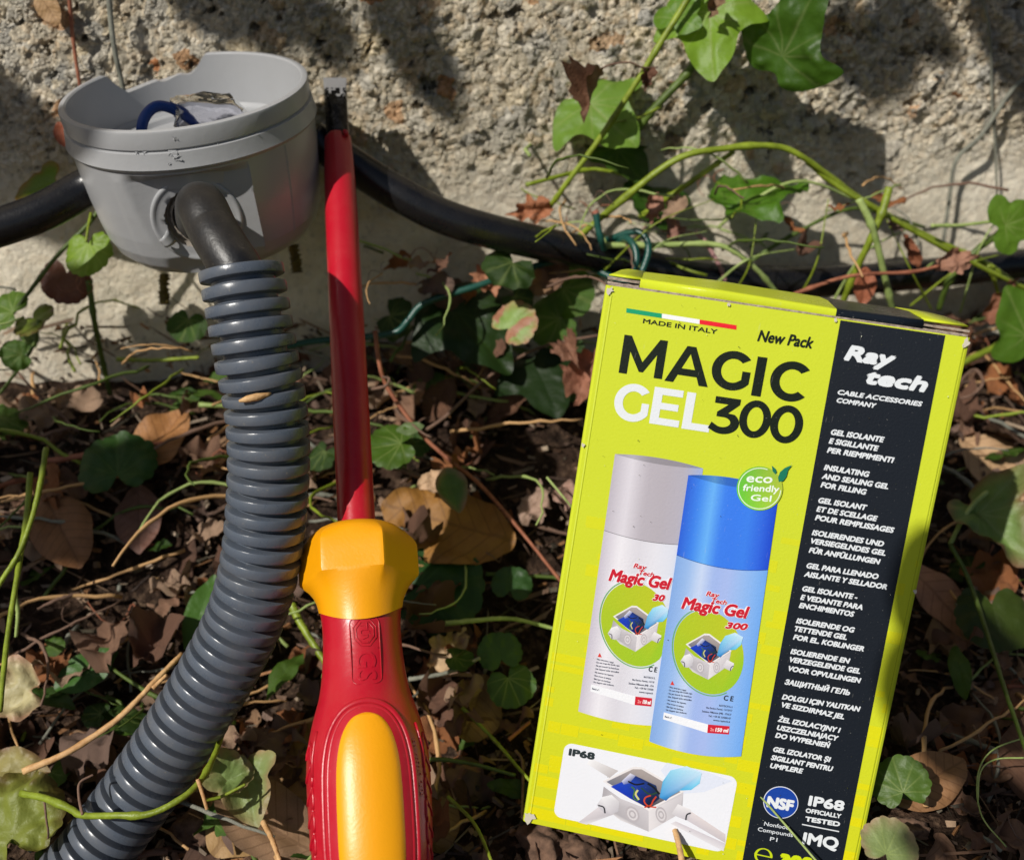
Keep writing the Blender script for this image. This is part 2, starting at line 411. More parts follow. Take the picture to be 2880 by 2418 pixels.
# boss frame and the hole punched through it
bn = Vector((math.sin(PH0), math.cos(PH0), 0)); bx = Vector((math.cos(PH0), -math.sin(PH0), 0)); bz = Vector((0, 0, 1))
HC = bn * BD * mm + bz * (-28.0 * mm) + bx * (-0.6 * mm)
HR = 10.2
def hole_pts(rr, depth, jag=0, seed=0, n=72):
    rs = random.Random(seed); out = []
    for k in range(n):
        a = 2 * math.pi * k / n
        r = rr + (rs.uniform(-jag, jag) if jag else 0) + (0.45 * jag * math.sin(a * 3 + 1) if jag else 0)
        out.append(HC + (bx * math.cos(a) + bz * math.sin(a)) * r * mm + bn * depth * mm)
    return out
cv = hole_pts(HR, 6) + hole_pts(HR, -12); k = 72
cf = [tuple(range(k)), tuple(range(2 * k - 1, k - 1, -1))] + [(i, i + k, (i + 1) % k + k, (i + 1) % k) for i in range(k)]
cut = mesh('cutter', cv, cf, M['pvc_dirt'], smooth=False)
bmod = bmesh.new(); bmod.from_mesh(cut.data); bmesh.ops.recalc_face_normals(bmod, faces=bmod.faces); bmod.to_mesh(cut.data); bmod.free()
cut.matrix_world = VM
md = shell.modifiers.new('hole', 'BOOLEAN'); md.object = cut; md.operation = 'DIFFERENCE'; md.solver = 'EXACT'
bpy.context.view_layer.update()
dg = bpy.context.evaluated_depsgraph_get()
nm = bpy.data.meshes.new_from_object(shell.evaluated_get(dg))
shell.modifiers.clear(); shell.data = nm
bpy.data.objects.remove(cut)
# knockout collar: raised outer ring, torn inner membrane, inner sleeve
def rings(name, rad_depth, m, jags=None, parent=box, n=72):
    V = []; Fc = []
    for j, (rr, d) in enumerate(rad_depth):
        V += hole_pts(rr, d, (jags or {}).get(j, 0), j + 3, n)
    for j in range(len(rad_depth) - 1):
        for i in range(n): Fc.append((j * n + i, j * n + (i + 1) % n, (j + 1) * n + (i + 1) % n, (j + 1) * n + i))
    return mesh(name, V, Fc, m, parent, auto=50)
rings('knockout_collar', [(12.9, -0.3), (12.9, 0.35), (12.5, 0.75), (11.9, 0.8), (11.5, 0.5), (10.4, 0.45), (9.1, 0.35), (9.0, -0.1), (10.3, -0.2)], M['pvc'], {6: 0.32, 7: 0.32})
rings('cable_sleeve', [(10.15, -0.5), (9.3, -0.9), (8.7, -2.4), (8.1, -2.4), (7.5, -1.0), (7.0, -1.0), (6.7, -7)], M['pvc_dirt'], {4: 0.3})
# torn tab curling out of the membrane at the lower left of the hole
a0 = R(205); ctr = HC + (bx * math.cos(a0) + bz * math.sin(a0)) * 10.2 * mm
tv = []; tf = []
for i in range(9):
    u = i / 8
    for j in range(5):
        w_ = (j / 4 - .5) * (4.2 - 1.6 * u)
        tv.append(ctr + (bx * math.cos(a0 + 1.57) + bz * math.sin(a0 + 1.57)) * w_ * mm + bn * (0.7 + 2.6 * math.sin(u * 2.4)) * mm + (bx * math.cos(a0) + bz * math.sin(a0)) * (-1.5 + 3.4 * (1 - math.cos(u * 2.4)) * .6) * mm)
for i in range(8):
    for j in range(4): tf.append((i * 5 + j, i * 5 + j + 1, i * 5 + j + 6, i * 5 + j + 5))
tab = mesh('torn_tab', tv, tf, M['pvc'], box); sm = tab.modifiers.new('s', 'SOLIDIFY'); sm.thickness = 0.0006
# flakes of plastic at the rim groove
def on_shell(th, z, out=0.0):
    r = rc(z) + out
    return Vector((r * math.sin(th) * mm, r * math.cos(th) * mm, z * mm))
rs = random.Random(5)
fv, ff = [], []
for th, z, s in [(R(-12), -6.4, 1.5), (R(-10), -7.6, 1.2), (R(-27), -5.8, .7), (R(-24), -5.9, .8), (R(-9), -2.2, .9), (R(-14), -9, .6), (R(8), -5.7, .5), (R(26), -6, .5)]:
    for q in range(5):
        b = len(ff) * 3
        for _ in range(3):
            fv.append(on_shell(th + rs.uniform(-1, 1) * s * .03, z + rs.uniform(-1, 1) * s * .7, rs.uniform(0.05, .5)))
        ff.append((b, b + 1, b + 2))
mesh('plastic_burr', fv, ff, M['pvc'], box, smooth=False)
# inner floor with a raised ring, the blue wire and a lump of clear gel
fl = [(32.7, -15.6), (31.5, -16.7), (27.0, -16.7), (26.4, -15.6), (24.6, -15.4), (23.8, -16.8), (15, -16.9), (0.3, -16.9)]
V = []; Fc = []
for r, z in fl:
    for k in range(96):
        a = 2 * math.pi * k / 96; V.append((r * math.sin(a) * mm, r * math.cos(a) * mm, z * mm))
for j in range(len(fl) - 1):
    for k in range(96): Fc.append((j * 96 + k, j * 96 + (k + 1) % 96, (j + 1) * 96 + (k + 1) % 96, (j + 1) * 96 + k))
mesh('inner_floor', V, Fc, M['pvc'], box, auto=40)
wire = spline([(-16, 12, -17), (-14.5, 11, -6), (-10, 9, -1.6), (-5, 8, -3.0), (0, 7, -9), (4, 6, -17)], 40) * mm
bwire = tube('core_wire', wire, 0.00155, M['blue'], seg=16); bwire.matrix_world = VM
tag(bwire, 'blue insulated wire looping up inside the grey junction box', 'wire')
V = []; Fc = []
for i in range(15):
    for k in range(24):
        a = 2 * math.pi * k / 24; u = i / 14 * math.pi
        q = Vector((math.sin(u) * math.cos(a), math.sin(u) * math.sin(a), math.cos(u)))
        f = 1 + 0.28 * noise.noise(q * 2.3)
        q = Vector((max(-.75, min(.8, q.x)), max(-.7, min(.7, q.y)), max(-.6, min(.62, q.z)))) * f
        V.append(((5 + q.x * 12) * mm, (8 + q.y * 8) * mm, (-6.6 + q.z * 8 - q.x * 2.4) * mm))
for i in range(14):
    for k in range(24): Fc.append((i * 24 + k, i * 24 + (k + 1) % 24, (i + 1) * 24 + (k + 1) % 24, (i + 1) * 24 + k))
gel = mesh('gel_lump', V, Fc, M['gel']); gel.matrix_world = VM
tag(gel, 'lump of clear set gel inside the grey junction box', 'gel')

# ------------------------------------------------------------------ cables
def path(pts, n=60): return spline([P(*p) for p in pts], n)
c = tube('black_cable', path([(880, 390, .335), (1000, 470, .338), (1120, 545, .339), (1230, 602, .341), (1340, 640, .344), (1500, 680, .352), (1700, 722, .366), (1900, 765, .377), (2100, 790, .385), (2350, 790, .393), (2600, 770, .399), (2900, 738, .406), (3200, 700, .412)], 160), 0.0058, M['rubber'], seg=32)
tag(c, 'thick black cable running from the right of the junction box behind the cardboard box', 'cable')
c = tube('black_cable', path([(300, 500, .318), (230, 535, .318), (120, 595, .314), (-20, 645, .310), (-200, 690, .305)], 60), 0.0058, M['rubber'], seg=32)
tag(c, 'thick black cable entering the junction box from the left edge', 'cable')
hp = VM @ HC
hx, hy, hz = pix(hp)
c = tube('black_cable', [*spline([VM @ (HC - bn * .012 + bx * .001), VM @ (HC + bn * .001 + bx * .0005), P(565, 580, .264), P(600, 650, .2565), P(638, 712, .2535), P(672, 770, .2525), P(690, 860, .253), P(700, 920, .254)], 80)], 0.0062, M['rubber_dusty'], seg=36)
tag(c, 'dusty black cable bending out of the round hole into the corrugated conduit', 'cable')
# pale ring mark on the long cable
# ------------------------------------------------------------------ corrugated conduit
cp = [(677, 752, .2535), (694, 850, .254), (720, 1000, .2555), (745, 1130, .258), (756, 1260, .2605), (752, 1400, .2635), (736, 1560, .267), (706, 1690, .270), (655, 1810, .273), (570, 1960, .276), (460, 2130, .2785), (360, 2270, .280), (262, 2400, .2805), (150, 2530, .280), (20, 2680, .278)]
cpath = spline([P(*p) for p in cp], 700)
d = np.r_[0, np.cumsum(np.linalg.norm(np.diff(cpath, axis=0), axis=1))]
pitch = 0.00438
S = []
kk = 0
while kk * pitch < d[-1]:
    for f in (0.0, 0.045, 0.12, 0.34, 0.55, 0.62, 0.67, 0.72, 0.95): S.append((kk + f) * pitch)
    kk += 1
S = [s for s in S if s < d[-1]]
def crad(s):
    f = (s / pitch) % 1
    return float(np.interp(f, [0, .045, .12, .34, .55, .62, .67, .72, .95, 1], [9.5, 10.16, 10.30, 10.32, 10.30, 10.16, 9.4, 7.8, 7.8, 9.5])) * mm
pts = np.stack([np.interp(S, d, cpath[:, j]) for j in range(3)], -1)
V, Fc = tube_data(pts, [crad(s) for s in S], 56, caps=False)
# open upper end: turn the wall inwards
nb = len(V); ctr = Vector(pts[0]); 
for k in range(56): V.append(ctr + (V[k] - ctr) * 0.80)
for k in range(56): Fc.append((k, nb + k, nb + (k + 1) % 56, (k + 1) % 56))
nb2 = len(V); ctr2 = Vector(pts[20])
for k in range(56): V.append(ctr2 + (V[20 * 56 + k] - ctr2).normalized() * 0.0075)
for k in range(56): Fc.append((nb + k, nb2 + k, nb2 + (k + 1) % 56, nb + (k + 1) % 56))
con = mesh('corrugated_conduit', V, Fc, M['conduit'], auto=40)
tag(con, 'grey corrugated conduit curving down from the junction box to the bottom left', 'conduit')
ch = tube('chaff', [P(672, 1128, .2463), P(695, 1122, .2466), P(722, 1116, .2472), P(752, 1110, .2482), P(762, 1105, .2488)], [.0003, .0009, .0010, .0006, .0002], M['straw'], seg=7)
tag(ch, 'tiny straw coloured husk caught between the ribs of the conduit', 'husk')

# ------------------------------------------------------------------ screwdriver
T0, T1 = P(942, 225, .335), P(1049, 2418, .243)
SD = (T1 - T0).normalized(); SL = (T1 - T0).length
def s_of(py):
    z0, z1 = .335, .243; a = (225 - CY) * z0; b = (2418 - CY) * z1
    # y(t) = (a + t (b - a)) / (z0 + t (z1 - z0)) = py - CY
    q = py - CY; tt = (q * z0 - a) / ((b - a) - q * (z1 - z0)); return tt * SL
def z_of(s): return .335 + (.243 - .335) * s / SL
def rpx(px, py): return px * z_of(s_of(py)) / F
view = -(T0 + SD * SL * .6 - CAM).normalized()
SF = (view - SD * view.dot(SD)).normalized()        # towards the camera
SX = SD.cross(SF); SX = SX if SX.dot(RIGHT) > 0 else -SX
drv = empty('screwdriver', loc=(0, 0, 0))
tag(drv, 'insulated flat screwdriver with red and yellow handle standing between conduit and cardboard box', 'screwdriver')
def SP(s, phi, r): return T0 + SD * s + (SX * math.sin(phi) + SF * math.cos(phi)) * r
def lathe(name, prof, m, seg=64, rf=None, caps=True, auto=40, sf_=None):
    V = []; Fc = []
    for (s, r) in prof:
        for k in range(seg):
            a = 2 * math.pi * k / seg
            V.append(SP(s + (sf_(s, a) if sf_ else 0), a, rf(s, a, r) if rf else r))
    for i in range(len(prof) - 1):
        for k in range(seg): Fc.append((i * seg + k, i * seg + (k + 1) % seg, (i + 1) * seg + (k + 1) % seg, (i + 1) * seg + k))
    if caps: Fc.append(tuple(range(seg))[::-1]); Fc.append(tuple(range((len(prof) - 1) * seg, len(prof) * seg)))
    return mesh(name, V, Fc, m, drv, auto=auto)
# blade: round bar ground to a flat wedge
rb = rpx(31.5, 300); sb0, sb1 = s_of(222), s_of(400); sf = s_of(312)
V = []; Fc = []; seg = 64; NB = 40
for i in range(NB + 1):
    s = sb0 + (sb1 - sb0) * i / NB
    lim = 0.0005 + (rb - 0.0005) * max(0, (s - sb0) / (sf - sb0)) ** 1.15
    for k in range(seg):
        a = 2 * math.pi * k / seg
        x, y = rb * math.sin(a), rb * math.cos(a)
        y = max(-lim, min(lim, y)); x *= 1.0 + 0.05 * max(0, 1 - (s - sb0) / (sf - sb0))
        V.append(T0 + SD * s + SX * x + SF * y)
for i in range(NB):
    for k in range(seg): Fc.append((i * seg + k, i * seg + (k + 1) % seg, (i + 1) * seg + (k + 1) % seg, (i + 1) * seg + k))
Fc.append(tuple(range(seg))[::-1])
fmi = [1 if (i < 8 * seg or (i < 15 * seg and noise.noise(Vector((i % seg * .3, i // seg * .5, 1))) > .05)) else 0 for i in range(len(Fc))]
mesh('blade', V, Fc, None, drv, auto=35, mats=[M['steel'], M['worn']], fm=fmi)
# red insulation with a torn upper edge
V = []; Fc = []; rs = random.Random(3)
yy = [388, 391, 396, 410, 440, 500, 600, 800, 1000, 1200, 1400, 1520]
hw = [33.5, 36, 37, 38, 40, 43, 45, 47.5, 49.5, 51, 52, 53]
jag = [0.0006 * noise.noise(Vector((math.cos(a) * 2, math.sin(a) * 2, 4))) + (0.0018 if 0.35 < a < 0.75 else 0) for a in [2 * math.pi * k / 64 for k in range(64)]]
for i, (y, h_) in enumerate(zip(yy, hw)):
    for k in range(64):
        a = 2 * math.pi * k / 64
        V.append(SP(s_of(y) + (jag[k] if i < 3 else 0), a, rpx(h_, y) * (1 + .008 * noise.noise(Vector((a * 2, y * .02, 0))))))
for i in range(len(yy) - 1):
    for k in range(64): Fc.append((i * 64 + k, i * 64 + (k + 1) % 64, (i + 1) * 64 + (k + 1) % 64, (i + 1) * 64 + k))
nb = len(V)
for k in range(64): V.append(SP(s_of(390) + jag[k], 2 * math.pi * k / 64, rpx(30, 390)))
for k in range(64): Fc.append((k, nb + k, nb + (k + 1) % 64, (k + 1) % 64))
ins = mesh('shaft_insulation', V, Fc, M['red'], drv)
flap = [SP(s_of(392) + .0004 * i, .42 + .09 * i, rpx(40 + 2.5 * math.sin(i), 395)) for i in range(5)]
tube('torn_flap', flap, [.0004, .0008, .0009, .0007, .0003], M['red'], ins, seg=8)
# yellow hexagonal collar
def hexr(s, a, r):
    k = float(np.interp(s, [s_of(1502), s_of(1540), s_of(1630), s_of(1664)], [0, 1, 1, 0]))
    aa = (a - R(-6) + R(30)) % R(60) - R(30)
    hx_ = r * math.cos(R(30)) / math.cos(aa)
    hx_ = min(hx_, r * 0.995)
    return r * (1 - k) + hx_ * k
cprof = [(s_of(y), rpx(h_, y)) for y, h_ in [(1494, 54), (1488, 84), (1492, 104), (1500, 120), (1514, 141), (1530, 158), (1542, 165), (1548, 167), (1580, 168), (1626, 169), (1634, 167), (1642, 159), (1656, 142), (1672, 130), (1690, 122), (1706, 118), (1718, 116)]]
def tongue(s, a):
    k = max(0, min(1, (s - s_of(1645)) / (s_of(1712) - s_of(1645)))); return k * .0046 * max(0, math.cos(a)) ** 1.6
lathe('collar', cprof, M['yellow'], 180, hexr, caps=False, auto=24, sf_=tongue)
# red handle
hy_ = [1690, 1702, 1720, 1747, 1790, 1850, 1910, 1960, 2010, 2050, 2090, 2140, 2190, 2250, 2310, 2370, 2418, 2470, 2520, 2555, 2575, 2585]
hh_ = [113, 113.5, 112.5, 110, 109, 112, 119, 129, 145, 156, 165, 171, 173, 173, 172, 170, 167, 161, 148, 124, 92, 40]
HP = spline([(s_of(y), rpx(h_, y)) for y, h_ in zip(hy_, hh_)], 140)
def hr(s): return float(np.interp(s, HP[:, 0], HP[:, 1]))
lathe('handle', [tuple(p) for p in HP], M['red'], 96)
def HS(px, py, out=0.0):
    """point on the handle seen at photo pixel offset px from the axis, row py"""
    s = s_of(py); r = hr(s); x = max(-.98, min(.98, rpx(px, py) / r))
    return SP(s, math.asin(x), r + out)
def outline(off, y_end=2570, n=46):
    prof = [(2025, 0), (2027, 16), (2035, 36), (2050, 52), (2075, 67), (2110, 79), (2160, 88), (2220, 92), (2320, 94), (2420, 93), (2500, 84), (2545, 60)]
    L = spline(prof, n); out = []
    for i, (y, h_) in enumerate(L):
        # push outward along the outline's normal
        a = L[min(i + 1, n - 1)] - L[max(i - 1, 0)]; a = a / np.linalg.norm(a)
        out.append((max(0, h_ + a[0] * off) if i else 0.0, y - a[1] * off))
    return out
oc = outline(0)
V = []; Fc = []; NC = 17
for (h_, y) in oc:
    for j in range(NC):
        u = j / (NC - 1) * 2 - 1
        lift = 0.00075 * (1 - abs(u) ** 9) - 0.0002
        if y < 2032: lift *= max(0.2, (y - 2024) / 8)
        V.append(HS(h_ * u, y, lift))
for i in range(len(oc) - 1):
    for j in range(NC - 1): Fc.append((i * NC + j, i * NC + j + 1, (i + 1) * NC + j + 1, (i + 1) * NC + j))
mesh('handle_inlay', V, Fc, M['yellow'], drv)
def ring_path(off, out):
    L = outline(off); return [HS(-h_, y, out) for h_, y in L[::-1]] + [HS(h_, y, out) for h_, y in L[1:]]
V1, F1 = tube_data(ring_path(20, -0.00042), 0.0006, 10)
mesh('inlay_rim', V1, F1, M['red'], drv)
V1, F1 = tube_data(ring_path(33, -0.00030), 0.0008, 10)
mesh('grip_ridge', V1, F1, M['red'], drv)
# grip grooves at both sides and the raised approval marks
def marks(name, lines, r=0.00016):
    V = []; Fc = []
    for L in lines:
        v, f = tube_data(L, r, 6); b = len(V); V += v; Fc += [tuple(i + b for i in q) for q in f]
    return mesh(name, V, Fc, M['red'], drv)
for sgn in (-1, 1):
    L = [[HS(sgn * x, y, .0001) for x, y in ((132, 2055), (140, 2085), (148, 2130), (150, 2180))]]
    for j in range(7):
        y = 2080 + j * 62
        L.append([HS(sgn * x, yy_, .00005) for x, yy_ in ((152, y), (158, y + 14), (166, y + 30), (169, y + 46))])
        L.append([HS(sgn * x, yy_, .00005) for x, yy_ in ((152, y + 4), (151, y + 24), (151, y + 46), (153, y + 60))])
    marks('grip_texture', L, 0.0004)
ax_ = lambda y: 942 + (1049 - 942) * (y - 225) / (2418 - 225)
def Q(x, y): return HS(x - 1020, y, 0.00005)
rr_ = []
x0, x1, y0, y1 = 988, 1067, 1762, 1944
for cx_, cy_, a_ in ((x1 - 16, y0 + 16, -90), (x1 - 16, y1 - 16, 0), (x0 + 16, y1 - 16, 90), (x0 + 16, y0 + 16, 180)):
    for q in range(5): rr_.append(Q(cx_ + 16 * math.cos(R(a_ + q * 22.5)), cy_ + 16 * math.sin(R(a_ + q * 22.5))))
rr_.append(rr_[0])
octo = [Q(1028 + 33 * math.cos(R(22.5 + 45 * k)), 1803 + 40 * math.sin(R(22.5 + 45 * k))) for k in range(9)]
octi = [Q(1028 + 25 * math.cos(R(22.5 + 45 * k)), 1803 + 31 * math.sin(R(22.5 + 45 * k))) for k in range(9)]
marks('approval_mark', [rr_, [Q(988, 1846), Q(1067, 1846)], octo, octi])

# ------------------------------------------------------------------ lettering engine
TXT = []
def text_curve(s, shear=0.0):
    c = bpy.data.curves.new('txt', 'FONT'); c.body = s; c.shear = shear; c.resolution_u = 3
    o = bpy.data.objects.new('txt', c); COL.objects.link(o); return o
def text_geo(items):
    """items: dicts with s, shear; returns list of (verts Nx2, faces) measured in em units, left at 0, baseline 0"""
    obs = [text_curve(i['s'], i.get('shear', 0)) for i in items]
    bpy.context.view_layer.update(); dg = bpy.context.evaluated_depsgraph_get(); out = []
    for o in obs:
        e_ = o.evaluated_get(dg); me = e_.to_mesh()
        v = np.array([tuple(x.co)[:2] for x in me.vertices]) if len(me.vertices) else np.zeros((0, 2))
        f = [tuple(p.vertices) for p in me.polygons]; e_.to_mesh_clear(); out.append((v, f))
    for o in obs:
        c = o.data; bpy.data.objects.remove(o); bpy.data.curves.remove(c)
    return out
CAP = 0.70                                             # capital height of the built-in font in em (measured below)
v, f = text_geo([{'s': 'H'}])[0]; CAP = float(v[:, 1].max())

# embossed words on the handle
gt = text_geo([{'s': 'GS'}, {'s': 'TÜV'}, {'s': 'IAN 465643_2404'}])
def emboss(name, geo, cx_, cy_, size, ang, out=0.00012):
    v, f = geo; v = v - [v[:, 0].min(), 0]; c = (v.max(0) + v.min(0)) / 2; ca, sa = math.cos(ang), math.sin(ang); V = []
    for x, y in (v - c) * size / CAP:
        V.append(HS(cx_ - 1020 + x * ca + y * sa, cy_ + x * sa - y * ca, out))
    o = mesh(name, V, f, M['red'], drv, smooth=False); sm = o.modifiers.new('s', 'SOLIDIFY'); sm.thickness = .0002; sm.offset = 0
emboss('embossed_mark', gt[0], 1028, 1895, 50, R(90)); emboss('embossed_mark', gt[1], 1028, 1803, 20, R(90))
emboss('embossed_number', gt[2], 1020 + 130, 2180, 15, R(84))

# ------------------------------------------------------------------ cardboard box
U = cvec(.97828, .16185, -.12948).normalized(); Vv = cvec(-.12602, .97906, .15988); Vv = (Vv - U * Vv.dot(U)).normalized()
N = U.cross(Vv); N = N if N.dot(FWD) < 0 else -N
O = CAM + cvec(.022814, -.035391, .251557)
BWD, BHT, BDP = .0861, .1428, .045
BM = Matrix(((U.x, -Vv.x, N.x, O.x), (U.y, -Vv.y, N.y, O.y), (U.z, -Vv.z, N.z, O.z), (0, 0, 0, 1)))   # x right, y up, z out; origin top left
carton = empty('cardboard_box', mat=BM)
tag(carton, 'lime green cardboard box of insulating gel with dark text band, standing in the leaf litter', 'box')
def pan(px, py):
    d = RIGHT * ((px - CX) / F) + UP * ((CY - py) / F) + FWD
    tt = (O - CAM).dot(N) / d.dot(N); q = CAM + d * tt - O
    return q.dot(U), -q.dot(Vv)
cA = lambda x, y: pan(1640 + x / 2.763, 720 + y / 2.763)
cB = lambda x, y: pan(2140 + x / 2.519, 800 + y / 2.519)
cC = lambda x, y: pan(2100 + x / 2.939, 1400 + y / 2.939)
cD = lambda x, y: pan(2000 + x / 3.281, 1900 + y / 3.281)
cE = lambda x, y: pan(1480 + x / 3.281, 2000 + y / 3.281)
cF_ = lambda x, y: pan(1600 + x / 3.281, 1220 + y / 3.281)
cG = lambda x, y: pan(1600 + x / 2.939, 1560 + y / 2.939)
LY = 0.00003
class Print:
    """flat inks on the carton front, collected into one mesh"""
    def __init__(s): s.V = []; s.F = []; s.C = []
    def poly(s, pts, col, layer):
        b = len(s.V); multi = isinstance(col[0], (tuple, list))
        for i, (x, y) in enumerate(pts):
            s.V.append((x, y, layer * LY)); s.C.append(lin(col[i] if multi else col))
        s.F.append(tuple(range(b, b + len(pts))))
    def strip(s, rows, layer):
        """rows: list of (list of points, list of colours) of equal length -> quads"""
        b = len(s.V); n = len(rows[0][0])
        for pts, cols in rows:
            for (x, y), c in zip(pts, cols): s.V.append((x, y, layer * LY)); s.C.append(lin(c))
        for i in range(len(rows) - 1):
            for j in range(n - 1): s.F.append((b + i * n + j, b + i * n + j + 1, b + (i + 1) * n + j + 1, b + (i + 1) * n + j))
    def line(s, pts, w_, col, layer):
        L = [Vector(p) for p in pts]; a, b_ = [], []
        for i, p in enumerate(L):
            d_ = (L[min(i + 1, len(L) - 1)] - L[max(i - 1, 0)]).normalized(); nn = Vector((-d_.y, d_.x)) * w_ / 2
            a.append(tuple(p + nn)); b_.append(tuple(p - nn))
        s.strip([(a, [col] * len(L)), (b_, [col] * len(L))], layer)
    def geo(s, v2, faces, col, layer, bold=0.0):
        offs = [(0, 0)] if bold <= 0 else [(bold * math.cos(k * math.pi / 3), bold * math.sin(k * math.pi / 3)) for k in range(6)] + [(0, 0)]
        for q, (dx, dy) in enumerate(offs):
            b = len(s.V); zz = layer * LY + q * 0.0000015
            for x, y in v2: s.V.append((x + dx, y + dy, zz)); s.C.append(lin(col))
            s.F += [tuple(i + b for i in f) for f in faces]
    def build(s, name, parent, mat='print'):
        return mesh(name, s.V, s.F, M[mat], parent, smooth=False, cols=s.C)
LIME, LIME2, YEL, DARK, WHITE, INK = (204, 216, 50), (196, 207, 42), (226, 216, 10), (23, 29, 38), (226, 231, 236), (18, 28, 18)
# shell of the carton: five panels
def lime_at(y): 
    k = min(1, max(0, (-y - .05) / .09)); return tuple(LIME[i] * (1 - k) + (208, 212, 34)[i] * k for i in range(3))
fr = Print(); ys = np.linspace(0, -BHT, 14)
e_ = .0008
fr.strip([([(e_, y), (BWD - e_, y)], [lime_at(y)] * 2) for y in ys], 0)
fr.build('front_panel', carton)
V = []; Fc = []; C_ = []
def quad(a, b, c, d_, col):
    i = len(V); V.extend([a, b, c, d_]); C_.extend([lin(col)] * 4); Fc.append((i, i + 1, i + 2, i + 3))
z0, z1, z2 = 0.0, -.0009, -BDP
for x0, xe in ((0, e_), (BWD, BWD - e_)):           # rounded vertical folds
    quad((xe, 0, z0), (x0 + (e_ * .3 if x0 == 0 else -e_ * .3), 0, -.0003), (x0 + (e_ * .3 if x0 == 0 else -e_ * .3), -BHT, -.0003), (xe, -BHT, z0), LIME)
    quad((x0 + (e_ * .3 if x0 == 0 else -e_ * .3), 0, -.0003), (x0, 0, z1), (x0, -BHT, z1), (x0 + (e_ * .3 if x0 == 0 else -e_ * .3), -BHT, -.0003), LIME)
    quad((x0, 0, z1), (x0, 0, z2), (x0, -BHT, z2), (x0, -BHT, z1), LIME2)
quad((0, 0, z2), (BWD, 0, z2), (BWD, -BHT, z2), (0, -BHT, z2), LIME2)
quad((0, -BHT, z1), (BWD, -BHT, z1), (BWD, -BHT, z2), (0, -BHT, z2), LIME2)
mesh('carton_side', V, Fc, M['print'], carton, smooth=False, cols=C_)
# lid: tuck flap standing proud of the front edge, rising to the back; dark band continues over it
xb0, xb1 = pan(2364, 899)[0], pan(2659, 943)[0]
lid_sec = [(-.0006, -.0010), (.0018, -.0008), (.0023, -.0010), (.0025, -.0014), (.0027, -.0036), (.0042, -.018), (.0048, -.034), (.0046, -BDP + .001), (.0038, -BDP)]
lx = [.0082, .0095, .03, xb0 - .0008, xb0 - .0008, (xb0 + xb1) / 2, xb1 - .0062, xb1 - .0060]
V = []; Fc = []; C_ = []
xsl = [(.0082, LIME), (.028, LIME), (xb0 - .0012, LIME), (xb0 - .0011, DARK), ((xb0 + xb1) / 2, DARK), (xb1 - .0052, DARK)]
for i, (y, z) in enumerate(lid_sec):
    for x, c_ in xsl:
        V.append((x, y + .0003 * math.sin(x * 90 + z * 40), z)); C_.append(lin(c_))
for i in range(len(lid_sec) - 1):
    for j in range(len(xsl) - 1):
        a = i * len(xsl) + j; Fc.append((a, a + 1, a + len(xsl) + 1, a + len(xsl)))
# shoulders of the lid beyond the tuck flap
for x0, x1, x1b, cc in ((.0003, .0082, .0082, LIME), (xb1 - .0052, BWD - .0003, BWD - .0045, LIME)):
    b = len(V); sec = [(.0026, -.0030), (.0031, -.0042), (.0042, -.018), (.0048, -.034), (.0038, -BDP)]
    for i, (y, z) in enumerate(sec):
        k = i / 4
        xa, xb_ = (x0 + .004 * k, x1) if x0 < .01 else (x0, x1 + (x1b - x1) * k)
        V += [(xa, y, z), (xb_, y, z)]; C_ += [lin(cc)] * 2
    for i in range(4): Fc.append((b + 2 * i, b + 2 * i + 1, b + 2 * i + 3, b + 2 * i + 2))
lid = mesh('lid', V, Fc, M['gloss'], carton, cols=C_, auto=50); sm = lid.modifiers.new('s', 'SOLIDIFY'); sm.thickness = .00035; sm.offset = -1
def slab(name, x0, x1, y0, y1, z0, z1, m, parent=carton, wav=0):
    bmx = bmesh.new(); bmesh.ops.create_cube(bmx, size=1)
    for v in bmx.verts: v.co = Vector(((x0 + x1) / 2 + v.co.x * (x1 - x0), (y0 + y1) / 2 + v.co.y * (y1 - y0), (z0 + z1) / 2 + v.co.z * (z1 - z0)))
    bmesh.ops.subdivide_edges(bmx, edges=bmx.edges[:], cuts=5, use_grid_fill=True)
    rs = random.Random(int(x0 * 1e6) + 3)
    for v in bmx.verts: v.co += Vector((rs.uniform(-1, 1), rs.uniform(-1, 1), rs.uniform(-1, 1))) * .00009
    me = bpy.data.meshes.new(name); bmx.to_mesh(me); bmx.free(); me.materials.append(m)
    o = bpy.data.objects.new(name, me); COL.objects.link(o); o.parent = parent; return o
slab('board_edge', .0005, xb1 + .003, .0, .00042, -.0008, -.0001, M['kraft'])
slab('dust_flap', .0001, .0081, .0014, .0020, -BDP + .002, -.0016, M['kraft']); slab('dust_flap', .0003, .0080, .0004, .0009, -BDP + .002, -.0010, M['kraft'])
slab('dust_flap', xb1 - .0050, BWD - .0002, .0012, .0017, -BDP + .002, -.0014, M['kraft']); slab('dust_flap', xb1 - .0050, BWD - .0006, .0002, .0007, -BDP + .002, -.0008, M['kraft'])
# yellow block pattern in the lower half
pt = Print(); rs = random.Random(11); cw, chh = .0046, .0031
for j in range(int(.088 / chh)):
    y = -.0545 - j * chh; k = j / (.088 / chh)
    x = .0012 + rs.uniform(-.002, .002); run = 0
    while x < BWD - .001:
        L_ = cw * rs.choice([.7, 1, 1, 1.4, 2.2, 3])
        if rs.random() < .10 + .62 * k:
            a, b = max(x, .0010), min(x + L_, BWD - .0010)
            h_ = chh * rs.choice([.5, .75, .985, .985])
            if b - a > .0006: 
                cyl = tuple(LIME[i] + (YEL[i] - LIME[i]) * (.35 + .65 * k) for i in range(3))
                pt.poly([(a, y), (b, y), (b, y - h_), (a, y - h_)], cyl, 1)
        x += L_ + .0002
pt.build('block_pattern', carton)
